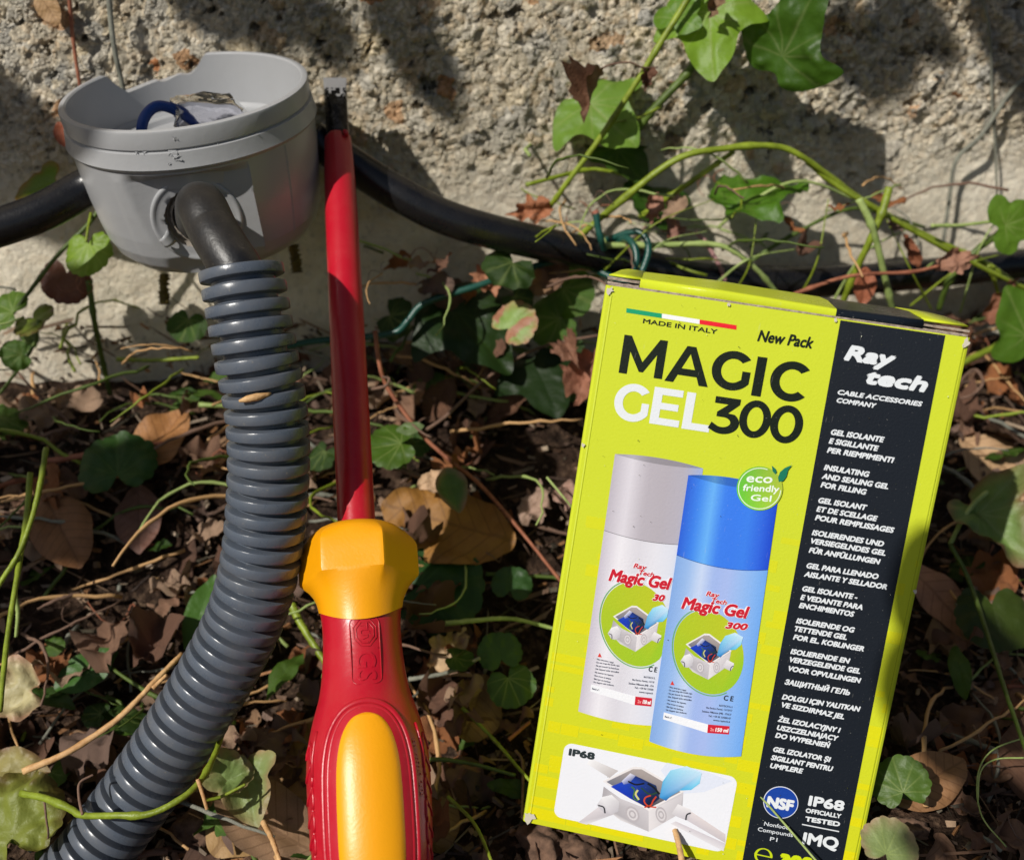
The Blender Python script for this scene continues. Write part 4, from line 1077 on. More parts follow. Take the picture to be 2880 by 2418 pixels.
def leaf_geo(kind, seed, n=64, m=9, cup=0.2, fold=0.25, wave=0.05, curl=0.0, colour=(80, 120, 30), edge=None, vein=None, notch=True, blot=0.0):
    """unit leaf in its own plane: base at 0, tip at y = 1"""
    rs = random.Random(seed)
    if kind == 'round':                              # kidney-shaped ground ivy leaf with scalloped margin
        pts = []
        for i in range(n):
            a = 2 * math.pi * i / n
            r = .52 * (1 + .055 * abs(math.sin(a * 8)) ** .7) * (1 - .62 * math.exp(-((a - math.pi) / .30) ** 2))
            pts.append((r * math.sin(a) * 1.08, .42 + r * math.cos(a)))
        B = np.array(pts); c0 = np.array([0, .22])
    else:
        B = smooth_closed(OUT[kind], n); c0 = np.array([0, .2 if kind.startswith('ivy') else .48])
    for i in range(n):
        B[i] = c0 + (B[i] - c0) * (1 + .05 * noise.noise(Vector((B[i][0] * 4, B[i][1] * 4, seed * 3.1))))
        if kind == 'torn': B[i] = c0 + (B[i] - c0) * (1 + .30 * noise.noise(Vector((B[i][0] * 5, B[i][1] * 5, seed * 1.7))) + .16 * noise.noise(Vector((B[i][0] * 14, B[i][1] * 14, seed * 2.7))))
    V, UV, C, Fc = [], [], [], []
    col = np.array(lin(colour)); ec = np.array(lin(edge)) if edge else col * .9; vc = np.array(lin(vein)) if vein else None
    va = [math.atan2(q[0], q[1] - .0) for q in ((0, 1), (.52, .3), (-.52, .3), (.4, -.05), (-.4, -.05), (.42, .62), (-.42, .62))]
    for j in range(m + 1):
        u = (j / m) ** .85
        for i in range(n):
            x, y = c0 + (B[i] - c0) * u
            z = -cup * x * x * 2 + fold * abs(x) * .6 - curl * (y - .3) ** 2 + wave * noise.noise(Vector((x * 4, y * 4, seed))) * (0.3 + u) + wave * .4 * noise.noise(Vector((x * 11, y * 11, seed + 5))) * u
            V.append((x, y, z)); UV.append((x, y))
            k = max(0, (u - .55) / .45) ** 1.5 * (.55 + .9 * max(0, noise.noise(Vector((x * 5, y * 5, seed + 9))) + .3))
            cc = col * (1 - min(1, k)) + ec * min(1, k)
            if blot and noise.noise(Vector((x * 3, y * 3, seed + 2))) > .45 - blot: cc = ec * .95
            if vc is not None:
                a = math.atan2(B[i][0] - c0[0], B[i][1] - c0[1])
                d = min(abs((a - q + math.pi) % (2 * math.pi) - math.pi) for q in va)
                f = math.exp(-(d * max(u, .08) / .019) ** 2) * (1 - .6 * u)
                cc = cc * (1 - .65 * f) + vc * .65 * f
            C.append(cc)
    for j in range(m):
        for i in range(n): Fc.append((j * n + i, j * n + (i + 1) % n, (j + 1) * n + (i + 1) % n, (j + 1) * n + i))
    Fc.append(tuple(range(n))[::-1])
    return V, Fc, C, UV
def leaf_mesh(name, kind, seed, size, m_, **kw):
    V, Fc, C, UV = leaf_geo(kind, seed, **kw)
    return mesh(name, [(x * size, y * size, z * size) for x, y, z in V], Fc, m_, cols=C, uv=UV)
def toward(ang): return RIGHT * math.cos(R(ang)) + UP * math.sin(R(ang))       # direction seen in the picture, degrees anticlockwise from right
BACK = -FWD
def set_leaf(o, base, normal, d): o.matrix_world = frame(base, normal, d)
def hero_leaf(px, py, size_px, ang, kind, colour, label, name='fallen_leaf', cat='leaf', where='G', off=.004, nrm=None, m_='dry', seed=1, parent=None, Z=None, solid=True, **kw):
    """a leaf whose middle stands at pixel (px, py); size in photo pixels, tip pointing to ang in the picture"""
    c = G(px, py, off) if where == 'G' else W(px, py, off) if where == 'W' else P(px, py, Z)
    z = (c - CAM).dot(FWD); size = size_px * z / F
    nb_ = Vector((0, 0, 1)) if where == 'G' else Vector((.14, -.99, 0))
    n_ = (nrm if nrm is not None else (nb_ * .6 + BACK * .6)).normalized()
    o = leaf_mesh(name, kind, seed, size, M[m_], colour=colour, **kw)
    d_ = toward(ang); fm_ = frame(c, n_, d_); y_ = Vector((fm_[0][1], fm_[1][1], fm_[2][1]))
    fm_.translation = c - y_ * size * .45
    o.matrix_world = fm_
    if parent: o.parent = parent; o.matrix_parent_inverse = parent.matrix_world.inverted()
    else: tag(o, label, cat)
    return o
def stalk(name, pts, r_px, mat, label, cat='stem', where='P', seg=8, n=40, parent=None, taper=.8, wob=.08, seed=2, nodes=0):
    """pts: (px, py, Z) or (px, py, 'W', off) or (px, py, 'G', off)"""
    Q_ = [W(p[0], p[1], p[3]) if p[2] == 'W' else G(p[0], p[1], p[3]) if p[2] == 'G' else P(*p) for p in pts]
    L = spline(Q_, n); zm = float(np.mean([(Vector(q) - CAM).dot(FWD) for q in L])); r = r_px * .86 * zm / F
    rad = [r * (1 + (taper - 1) * i / (n - 1)) for i in range(n)]
    if nodes:
        for i in range(n):
            f_ = (i / (n - 1) * nodes) % 1; rad[i] *= 1 + .35 * math.exp(-((f_ - .5) / .06) ** 2)
    o = tube(name, L, rad, M[mat], parent, seg, wob=wob, rs=random.Random(seed), world=bool(parent))
    if not parent: tag(o, label, cat)
    return o

GRN, GRN_L, GRN_D, GRN_Y = (92, 128, 30), (112, 148, 36), (54, 86, 26), (140, 150, 40)
BRN, BRN_L, BRN_D, TAN, OCH = (150, 112, 86), (182, 144, 112), (92, 62, 46), (196, 164, 126), (170, 122, 58)
VN = (168, 186, 110)
# --- ivy vine on the right of the wall: stalk, leaves, petioles
vine = empty('ivy_vine', loc=W(1930, 10, .006)); bpy.context.view_layer.update()
tag(vine, 'ivy vine with lobed green leaves climbing the upper right of the wall', 'ivy')
stalk('stem', [(1980, -90, 'W', .026), (1930, 5, 'W', .026), (1860, 118, 'W', .026), (1790, 232, 'W', .025), (1690, 385, 'W', .022), (1580, 535, 'W', .018), (1535, 600, 'W', .012)], 11, 'stem', '', parent=vine, nodes=4, seg=10)
stalk('stem', [(2090, -40, 'W', .010), (1985, 130, 'W', .010), (1930, 210, 'W', .010), (1845, 300, 'W', .008), (1790, 370, 'W', .006)], 15, 'stem_dark', '', parent=vine, nodes=3)
stalk('petiole', [(1985, 130, 'W', .010), (1970, 90, 'W', .018), (2000, 30, 'W', .024)], 6, 'stem_pale', '', parent=vine)
stalk('petiole', [(1860, 300, 'W', .008), (1800, 330, 'W', .016), (1730, 345, 'W', .020)], 5, 'stem', '', parent=vine)
wn = lambda x, u, b: (RIGHT * x + UP * u + BACK * b).normalized()
hero_leaf(1998, 96, 262, -86, 'ivy3', (136, 176, 46), '', 'leaf', where='W', off=.026, nrm=wn(-.25, .15, 1), m_='leaf', seed=11, parent=vine, vein=VN, fold=.35, cup=.3, wave=.05, n=96, m=14)
hero_leaf(1920, 20, 150, 60, 'ivy', (108, 150, 40), '', 'leaf', where='W', off=.020, nrm=wn(-.5, .2, .8), m_='leaf', seed=12, parent=vine, vein=VN, n=72)
hero_leaf(2235, 90, 300, 48, 'ivy3', (70, 108, 28), '', 'leaf', where='W', off=.034, nrm=wn(-.62, -.35, .6), m_='leaf', seed=13, parent=vine, vein=(132, 150, 90), n=96, m=14, fold=.4, wave=.10)
hero_leaf(1700, 330, 262, -52, 'ivy3', (126, 166, 58), '', 'leaf', where='W', off=.014, nrm=wn(-.2, .35, .9), m_='leaf', seed=14, parent=vine, vein=VN, n=96, m=14, fold=.2)
hero_leaf(2140, 552, 270, 28, 'ivy3', (88, 134, 30), '', 'leaf', where='W', off=.018, nrm=wn(-.2, .75, .55), m_='leaf', seed=15, parent=vine, vein=(128, 160, 70), n=96, m=14, fold=.5, wave=.12)
hero_leaf(1760, 450, 180, -70, 'ivy', (66, 96, 30), '', 'leaf', where='W', off=.006, nrm=wn(.1, .5, .8), m_='leaf', seed=16, parent=vine, vein=(110, 130, 70), n=72)
hero_leaf(1850, 560, 190, 20, 'ivy3', (56, 92, 24), '', 'leaf', where='W', off=.010, nrm=wn(.2, .6, .7), m_='leaf', seed=17, parent=vine, vein=(100, 128, 56), n=72)
stalk('petiole', [(2020, 640, 'W', .010), (2080, 590, 'W', .016), (2200, 520, 'W', .019), (2290, 515, 'W', .018), (2400, 560, 'W', .014)], 6, 'stem_pale', '', parent=vine)
# withered leaves hanging on the vine
hero_leaf(1668, 258, 150, -112, 'torn', (120, 84, 62), 'withered brown leaf hanging in front of the lobed ivy leaf', 'withered_leaf', where='W', off=.030, nrm=wn(-.4, .3, .8), m_='dry_plain', seed=21, cup=-3, fold=1.4, wave=.25, curl=.3)
stalk('leaf_stalk', [(1690, 195, 'W', .030), (1720, 182, 'W', .029), (1770, 176, 'W', .028), (1805, 190, 'W', .027), (1850, 190, 'W', .025)], 3.5, 'twig', 'thin dry brown stalk hooked over the pale vine stem', 'stalk')
hero_leaf(1818, 215, 70, -95, 'torn', (110, 74, 56), 'small shrivelled brown shred where the stalk hooks over the vine', 'withered_leaf', where='W', off=.026, m_='dry_plain', seed=22, cup=-2, fold=1, wave=.3)
hero_leaf(2005, 10, 70, -100, 'torn', (140, 110, 84), 'small brown withered tuft at the top edge above the big ivy leaf', 'withered_leaf', where='W', off=.030, m_='dry_plain', seed=23, cup=-2, fold=1, wave=.3)
# --- arching stems in front of the wall, right
st = [
 ('stem', [(1600, 690, 'W', .02), (1735, 575, 'W', .03), (1900, 450, 'W', .036), (2040, 418, 'W', .036), (2180, 412, 'W', .036), (2270, 450, 'W', .036), (2420, 560, 'W', .034), (2600, 660, 'W', .03), (2780, 745, 'W', .03), (2920, 850, 'W', .03)], 11, 'long green stem arching across the wall above the cable', 'stem'),
 ('stem', [(1800, 610, 'W', .018), (1960, 500, 'W', .03), (2065, 425, 'W', .034)], 10, 'straight green stem rising from the cable to the top of the arching stem', 'stem'),
 ('stem', [(2270, 455, 'W', .034), (2350, 520, 'W', .036), (2450, 580, 'W', .04), (2640, 690, 'W', .04), (2860, 800, 'W', .036), (2950, 840, 'W', .03)], 9, 'green stem running alongside the arching stem to the right edge', 'stem'),
 ('stem_pale', [(2415, 560, 'W', .044), (2450, 630, 'W', .046), (2475, 720, 'W', .046), (2500, 830, 'W', .044), (2520, 900, 'W', .04)], 12, 'pale hairy stem hanging down in front of the black cable behind the box', 'stem'),
 ('stem', [(2500, 530, 'W', .04), (2480, 600, 'W', .044), (2440, 690, 'W', .044), (2390, 800, 'W', .04), (2360, 880, 'W', .036)], 13, 'thick green stem crossing the pale hairy stem above the box', 'stem'),
 ('stem_pale', [(1700, 690, 'W', .03), (1850, 690, 'W', .032), (1990, 686, 'W', .034), (2060, 705, 'W', .036), (2130, 760, 'W', .036), (2190, 830, 'W', .034)], 10, 'pale green stem curving over the cable just above the box lid', 'stem'),
 ('stem_dark', [(2110, 735, 'W', .02), (2230, 660, 'W', .02), (2380, 590, 'W', .018), (2480, 600, 'W', .014), (2600, 640, 'W', .010)], 7, 'thin dull green stem slanting up the smooth part of the wall', 'stem'),
 ('stem_pale', [(2620, 635, 'W', .036), (2720, 632, 'W', .034), (2890, 608, 'W', .03)], 6, 'thin bright stem running level to the right edge of the wall', 'stem'),
 ('stem_dark', [(2920, 580, 'W', .03), (2820, 650, 'W', .034), (2740, 710, 'W', .036), (2670, 790, 'W', .034), (2640, 870, 'W', .03)], 12, 'thick green stem at the right slanting down in front of the cable', 'stem'),
 ('stem', [(2780, 745, 'W', .034), (2800, 800, 'W', .032), (2830, 900, 'W', .026)], 7, 'short green stem dropping from the crossing of stems at the right', 'stem'),
 ('stem_pink', [(1955, 650, 'W', .02), (1990, 690, 'W', .022), (2025, 750, 'W', .024), (2040, 790, 'W', .024)], 8, 'short pinkish stem in front of the cable above the box lid', 'stem'),
 ('twig_red', [(2180, 850, 'W', .05), (2280, 810, 'W', .05), (2400, 775, 'W', .05), (2560, 765, 'W', .05), (2640, 748, 'W', .05)], 7, 'thin reddish twig lying along the cable behind the box lid', 'twig'),
 ('stem', [(2570, 1090, 'G', .02), (2660, 1045, 'G', .02), (2780, 985, 'G', .02), (2910, 930, 'G', .02)], 13, 'pale green stem running right from the upper right side of the box', 'stem'),
 ('stem', [(1480, 520, 'W', .02), (1640, 480, 'W', .012), (1700, 480, 'W', .012), (1770, 500, 'W', .012), (1810, 540, 'W', .012)], 7, 'curved pale stem on the wall left of the small dark ivy leaf', 'stem'),
 ('stem', [(1700, 770, 'W', .02), (1600, 800, 'W', .02), (1500, 870, 'W', .02)], 8, 'short green stem under the cable left of the box lid', 'stem'),
]
for mat_, pts_, r_, lb, cat_ in st: stalk('plant_stem' if cat_ == 'stem' else 'twig', pts_, r_, mat_, lb, cat_, nodes=4 if len(pts_) > 5 else 2, seg=9)
# roots and dry stems on the wall
stalk('aerial_root', [(2920, 200, 'W', .006), (2850, 250, 'W', .006), (2760, 380, 'W', .005), (2690, 450, 'W', .004), (2670, 560, 'W', .004), (2650, 700, 'W', .004)], 8, 'twig_grey', 'grey root slanting down the wall near the right edge', 'root')
stalk('aerial_root', [(2760, -20, 'W', .004), (2785, 100, 'W', .004), (2790, 300, 'W', .004), (2800, 420, 'W', .004), (2805, 620, 'W', .004)], 5, 'twig_grey', 'thin straight grey root hanging on the wall at the far right', 'root')
stalk('aerial_root', [(195, -20, 'W', .006), (200, 60, 'W', .006), (212, 160, 'W', .006), (226, 250, 'W', .006), (236, 330, 'W', .006)], 7, 'twig_red', 'thin rust brown stem on the wall above the left rim of the junction box', 'root')
stalk('aerial_root', [(306, -20, 'W', .008), (312, 60, 'W', .008), (322, 140, 'W', .008), (340, 220, 'W', .007), (352, 280, 'W', .006)], 10, 'twig_grey', 'dark grey stem hanging on the wall behind the junction box notch', 'root')
hero_leaf(130, 15, 110, -60, 'oval', (188, 150, 104), 'dry tan leaf stuck on the wall at the top left corner', where='W', off=.008, seed=31, cup=.3)
hero_leaf(172, 375, 70, -80, 'oval', (176, 96, 64), 'small orange brown leaf between the wall and the left rim of the junction box', where='W', off=.006, seed=32)
# --- green tie wire
tw = empty('tie_wire', loc=P(1760, 700, .35)); bpy.context.view_layer.update()
tag(tw, 'green plastic coated wire twisted around the black cable above the box', 'wire')
def wtube(name, pts, r=.0012, m_='wire_green'):
    o = tube(name, path(pts, 70), r, M[m_], tw, 12, world=True); return o
wtube('wire_loop', [(1676, 598, .351), (1682, 640, .352), (1690, 672, .353), (1700, 700, .357)])
wtube('wire_loop', [(1712, 690, .366), (1706, 676, .364), (1730, 667, .360), (1765, 655, .357), (1795, 652, .355), (1818, 672, .354), (1824, 705, .353), (1815, 740, .353), (1800, 775, .354), (1780, 810, .362)])
wtube('wire_loop', [(1722, 700, .366), (1735, 682, .362), (1760, 670, .356), (1780, 686, .353), (1790, 715, .352), (1788, 745, .352), (1780, 775, .354), (1765, 810, .362)])
wtube('wire_tail', [(1765, 800, .362), (1640, 745, .366), (1560, 735, .362), (1440, 770, .357), (1330, 808, .355), (1230, 838, .355), (1180, 862, .356), (1145, 905, .356), (1110, 935, .357), (1010, 950, .358), (880, 960, .358), (760, 985, .356)])
wtube('wire_end', [(1672, 592, .3508), (1677, 601, .351)], .00116, 'wire_end')
# --- ground ivy at the left, between cable and wall
giv = empty('ground_ivy', loc=G(230, 1120, 0)); bpy.context.view_layer.update()
tag(giv, 'ground ivy with round scalloped leaves against the wall below the left cable', 'ground ivy')
stalk('stem', [(330, 470, 'W', .012), (265, 610, 'W', .016), (160, 720, 'W', .018), (60, 850, 'W', .02), (-30, 960, 'W', .022)], 8, 'stem_dark', '', parent=giv, nodes=4)
stalk('stem', [(250, 790, 'W', .016), (265, 900, 'W', .016), (285, 1000, 'W', .012), (310, 1110, 'W', .010)], 10, 'stem_dark', '', parent=giv, nodes=2)
stalk('petiole', [(256, 600, 'W', .016), (248, 640, 'W', .022), (242, 680, 'W', .026)], 5, 'stem', '', parent=giv)
hero_leaf(247, 715, 130, -86, 'round', (136, 172, 44), '', 'leaf', where='W', off=.026, nrm=wn(-.25, .2, 1), m_='leaf', seed=41, parent=giv, vein=(176, 204, 90), cup=.1, fold=.1, n=96)
hero_leaf(185, 795, 120, -100, 'round', (104, 68, 52), '', 'leaf', where='W', off=.014, nrm=wn(.2, -.2, 1), m_='leaf_spot', seed=42, parent=giv, edge=(88, 46, 38), n=96)
hero_leaf(100, 905, 110, -50, 'round', (120, 140, 44), '', 'leaf', where='W', off=.022, nrm=wn(-.3, .6, .7), m_='leaf_spot', seed=43, parent=giv, edge=(96, 58, 40), n=96, fold=.5)
hero_leaf(20, 870, 110, 150, 'round', (96, 130, 40), '', 'leaf', where='W', off=.02, nrm=wn(-.2, .4, .9), m_='leaf', seed=44, parent=giv, vein=VN, n=96)
hero_leaf(110, 527, 140, 200, 'ivy', (104, 132, 34), '', 'leaf', where='W', off=.012, nrm=wn(-.2, .3, .9), m_='leaf_spot', seed=45, parent=giv, edge=(150, 110, 50), n=72)
stalk('stem', [(110, 900, 'W', .024), (90, 980, 'W', .026), (20, 1080, 'W', .028), (-40, 1150, 'W', .03)], 6, 'stem_dark', '', parent=giv)
# withered flower spikes hanging behind the vessel
for (pts_, lb) in (([(822, 690, .352), (830, 720, .352), (836, 765, .352)], 'withered seed spike hanging below the right side of the junction box'), ([(462, 770, .352), (460, 815, .352), (464, 855, .352)], 'withered seed spike in the shade under the junction box, left of the conduit')):
    L = path(pts_, 26); o = tube('seed_spike', L, [.0011 + .0008 * abs(math.sin(i * 1.7)) for i in range(26)], M['spike'], None, 10, wob=.35, rs=random.Random(4)); tag(o, lb, 'seed spike')
# --- prominent litter
hero_leaf(775, 2215, 520, 62, 'oval', (186, 148, 96), 'large smooth tan leaf lying on the ground between conduit and screwdriver handle', seed=51, cup=.15, fold=.1, wave=.06, off=.006, n=96, m=14, nrm=Vector((0, -.35, 1)))
hero_leaf(640, 2330, 420, 100, 'oval', (160, 112, 62), 'brown curled leaf at the bottom edge right of the conduit end', seed=52, cup=.5, fold=.3, wave=.1, off=.004, n=96, m=14)
hero_leaf(1275, 1475, 400, 160, 'oval', (160, 112, 48), 'large ochre brown leaf behind the yellow collar of the screwdriver', seed=53, cup=.4, fold=.1, wave=.1, off=.012, n=96, m=14)
hero_leaf(1235, 1640, 250, 10, 'round', (52, 92, 40), 'large dark green round leaf right of the screwdriver neck', 'green_leaf', m_='leaf', seed=54, vein=(76, 116, 56), off=.010, n=96)
hero_leaf(1270, 1372, 130, -80, 'long', (86, 122, 56), 'small green leaf with a brown tip lying over the ochre leaf', 'green_leaf', m_='leaf_spot', seed=55, edge=(150, 120, 96), off=.026, cup=-.6, fold=.4, kind2=None) if False else hero_leaf(1270, 1372, 150, -75, 'oval', (86, 122, 56), 'small green leaf with a brown tip lying over the ochre leaf', 'green_leaf', m_='leaf_spot', seed=55, edge=(150, 120, 96), off=.026, cup=-.6, fold=.4)
hero_leaf(1225, 1352, 120, 30, 'torn', (214, 178, 142), 'pale cream scrap of dry leaf above the ochre leaf', seed=56, m_='dry_plain', off=.022, wave=.2)
hero_leaf(1450, 905, 120, 40, 'round', (146, 176, 90), 'half green half brown round leaf hanging left of the box', 'withered_leaf', where='W', off=.04, m_='leaf_spot', seed=57, edge=(186, 130, 100), blot=.25, nrm=wn(-.3, .3, .9), n=96)
hero_leaf(1368, 790, 130, -60, 'torn', (190, 132, 100), 'curled pinkish brown leaf behind the green wire tail', 'withered_leaf', where='W', off=.028, m_='dry_plain', seed=58, cup=-1, fold=.6, wave=.2, nrm=wn(-.3, .5, .8))
hero_leaf(1500, 590, 120, 190, 'torn', (184, 118, 80), 'orange brown crumpled leaf at the foot of the ivy stem', 'withered_leaf', where='W', off=.018, m_='dry_plain', seed=59, fold=.5, wave=.2)
hero_leaf(1645, 1060, 170, -105, 'torn', (166, 112, 88), 'curled brown leaf touching the left edge of the box', 'withered_leaf', where='G', off=.03, m_='dry_plain', seed=60, cup=-1.2, fold=.8, wave=.25, nrm=wn(-.2, .4, .9))
hero_leaf(1600, 985, 130, -60, 'torn', (140, 98, 76), 'frayed brown leaf hanging above the curled leaf left of the box', 'withered_leaf', where='G', off=.04, m_='dry_plain', seed=61, cup=-1, fold=1, wave=.3, nrm=wn(-.4, .5, .8))
hero_leaf(1500, 1420, 150, 75, 'torn', (180, 150, 132), 'tangle of pale grey dry leaf shreds left of the box', m_='dry_plain', seed=62, off=.012, wave=.3)
hero_leaf(1615, 1390, 130, 20, 'torn', (176, 140, 124), 'pale pinkish dry leaf tucked at the left side of the box', m_='dry_plain', seed=63, off=.014, wave=.25)
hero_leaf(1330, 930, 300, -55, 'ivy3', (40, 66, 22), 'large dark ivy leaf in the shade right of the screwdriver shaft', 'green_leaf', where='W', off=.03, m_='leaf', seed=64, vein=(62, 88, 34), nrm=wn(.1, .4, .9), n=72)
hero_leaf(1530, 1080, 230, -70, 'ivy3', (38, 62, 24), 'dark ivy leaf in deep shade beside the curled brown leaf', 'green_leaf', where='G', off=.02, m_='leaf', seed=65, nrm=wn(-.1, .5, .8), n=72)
hero_leaf(1097, 1252, 140, 190, 'round', (84, 118, 36), 'folded round green leaf touching the screwdriver shaft', 'green_leaf', where='G', off=.03, m_='leaf', seed=66, nrm=wn(-.1, .6, .7), vein=VN, n=96)
hero_leaf(1150, 1205, 80, 10, 'oval', (128, 150, 100), 'small pale green leaf at the crossing of the twigs', 'green_leaf', where='G', off=.03, m_='leaf', seed=67, nrm=wn(-.1, .6, .7))
hero_leaf(1405, 1830, 110, 100, 'round', (74, 112, 52), 'small green clover like leaf between screwdriver and box', 'green_leaf', m_='leaf', seed=68, off=.016, n=96)
hero_leaf(1440, 1930, 120, -70, 'round', (82, 118, 54), 'green round leaf just below the clover like leaf', 'green_leaf', m_='leaf', seed=69, off=.014, n=96, vein=VN)
hero_leaf(1440, 1640, 100, 80, 'round', (58, 96, 44), 'small round dark leaf right of the large round leaf', 'green_leaf', m_='leaf', seed=70, off=.010, n=96)
hero_leaf(1260, 1830, 170, 60, 'torn', (206, 176, 138), 'upright crumpled tan leaf right of the screwdriver neck', m_='dry_plain', seed=71, off=.010, cup=-.8, fold=.6, wave=.25)
hero_leaf(700, 2230, 190, -72, 'ivy', (142, 160, 96), 'wilted pale green leaf with brown edge on the tan leaf', 'green_leaf', m_='leaf_spot', seed=72, edge=(176, 150, 110), off=.024, cup=-.4, fold=.6, wave=.15, n=72, vein=(150, 170, 110))
hero_leaf(660, 2185, 110, 30, 'round', (126, 148, 84), 'small curled green leaf just above the wilted leaf', 'green_leaf', m_='leaf_spot', seed=73, edge=(160, 140, 100), off=.028, cup=-.6, fold=.8, wave=.2)
hero_leaf(25, 2300, 260, 110, 'round', (138, 148, 62), 'yellow green wrinkled leaf in the bottom left corner', 'green_leaf', m_='leaf_spot', seed=74, edge=(110, 96, 44), off=.03, wave=.2, n=96, m=14)
hero_leaf(20, 2170, 220, 0, 'oval', (168, 158, 96), 'pale yellow green leaf at the left edge above the wrinkled leaf', 'green_leaf', m_='leaf_spot', seed=75, edge=(130, 96, 70), off=.026, fold=.5, wave=.12)
hero_leaf(20, 1965, 180, 200, 'ivy', (206, 196, 150), 'cream coloured dying leaf at the left edge', 'withered_leaf', m_='leaf_spot', seed=76, edge=(190, 150, 120), off=.034, fold=.3, wave=.25, cup=-.5)
hero_leaf(235, 1890, 190, 40, 'oval', (78, 124, 50), 'ribbed green leaf lying left of the conduit', 'green_leaf', m_='leaf', seed=77, off=.014, vein=(120, 160, 84))
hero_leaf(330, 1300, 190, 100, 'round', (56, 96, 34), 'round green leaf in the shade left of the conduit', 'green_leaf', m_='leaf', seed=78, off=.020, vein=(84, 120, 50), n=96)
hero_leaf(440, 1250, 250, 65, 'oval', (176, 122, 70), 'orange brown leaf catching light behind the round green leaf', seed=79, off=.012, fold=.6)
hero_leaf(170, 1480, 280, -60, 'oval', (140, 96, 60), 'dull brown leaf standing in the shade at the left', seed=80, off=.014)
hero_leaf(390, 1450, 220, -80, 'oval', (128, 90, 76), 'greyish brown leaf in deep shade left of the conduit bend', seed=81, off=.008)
hero_leaf(560, 1730, 230, 80, 'long', (84, 128, 50), 'narrow green leaf partly hidden behind the conduit', 'green_leaf', m_='leaf', seed=82, off=.012)
hero_leaf(2800, 1490, 250, -60, 'ivy', (122, 152, 78), 'wilted green leaf with brown spots at the right edge', 'green_leaf', m_='leaf_spot', seed=83, edge=(140, 100, 76), off=.03, fold=.6, wave=.15, cup=-.4, n=72, vein=(150, 170, 110))
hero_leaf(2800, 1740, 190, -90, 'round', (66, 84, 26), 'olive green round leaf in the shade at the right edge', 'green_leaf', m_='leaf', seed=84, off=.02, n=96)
hero_leaf(2530, 2195, 140, 105, 'round', (96, 128, 50), 'half lit green leaf beside the lower right of the box', 'green_leaf', m_='leaf', seed=85, off=.02, vein=VN, n=96, nrm=wn(-.3, .5, .8))
hero_leaf(2505, 2372, 140, 60, 'round', (140, 158, 96), 'pale green leaf with a folded edge at the bottom right', 'green_leaf', m_='leaf_spot', seed=86, edge=(176, 150, 120), off=.024, vein=VN, n=96)
hero_leaf(2830, 1320, 330, -50, 'oval', (206, 168, 128), 'pale tan leaf in the sun right of the box shadow', seed=87, off=.008, fold=.2)
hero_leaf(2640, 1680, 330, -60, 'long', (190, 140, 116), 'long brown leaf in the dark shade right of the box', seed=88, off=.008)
hero_leaf(2600, 2200, 260, 30, 'oval', (160, 116, 76), 'brown leaf behind the half lit green leaf at the right', seed=89, off=.008)
hero_leaf(2820, 850, 150, 60, 'torn', (150, 96, 72), 'crumpled red brown leaf beside the upper right corner of the box', 'withered_leaf', where='W', off=.04, m_='dry_plain', seed=90, wave=.25, fold=.6)
hero_leaf(2870, 900, 200, 120, 'ivy', (98, 140, 40), 'bright green leaf cut by the right edge behind the box', 'green_leaf', where='W', off=.05, m_='leaf', seed=91, vein=VN)
hero_leaf(2865, 620, 160, 20, 'ivy', (110, 150, 44), 'bright green leaf at the right edge above the cable', 'green_leaf', where='W', off=.04, m_='leaf', seed=92, vein=VN)
hero_leaf(2430, 800, 110, -90, 'oval', (176, 104, 72), 'orange brown leaf standing between the stems behind the box lid', 'withered_leaf', where='W', off=.045, m_='dry', seed=93, fold=.6)
hero_leaf(2560, 700, 110, -60, 'long', (150, 90, 60), 'small brown leaf curl in front of the wall above the cable', 'withered_leaf', where='W', off=.03, m_='dry_plain', seed=94, fold=.8, wave=.2)
hero_leaf(2690, 735, 120, 10, 'torn', (176, 128, 104), 'brown crumpled leaf resting on the cable at the right', 'withered_leaf', where='W', off=.05, m_='dry_plain', seed=95, wave=.25)
hero_leaf(1840, 580, 90, -100, 'torn', (180, 130, 108), 'pinkish dry leaf caught in the stems left of the dark curved ivy leaf', 'withered_leaf', where='W', off=.024, m_='dry_plain', seed=96, wave=.25, fold=.7)
hero_leaf(1890, 640, 90, -30, 'torn', (170, 124, 108), 'frayed pinkish dry leaf just above the tie wire loops', 'withered_leaf', where='W', off=.02, m_='dry_plain', seed=97, wave=.25, fold=.7)
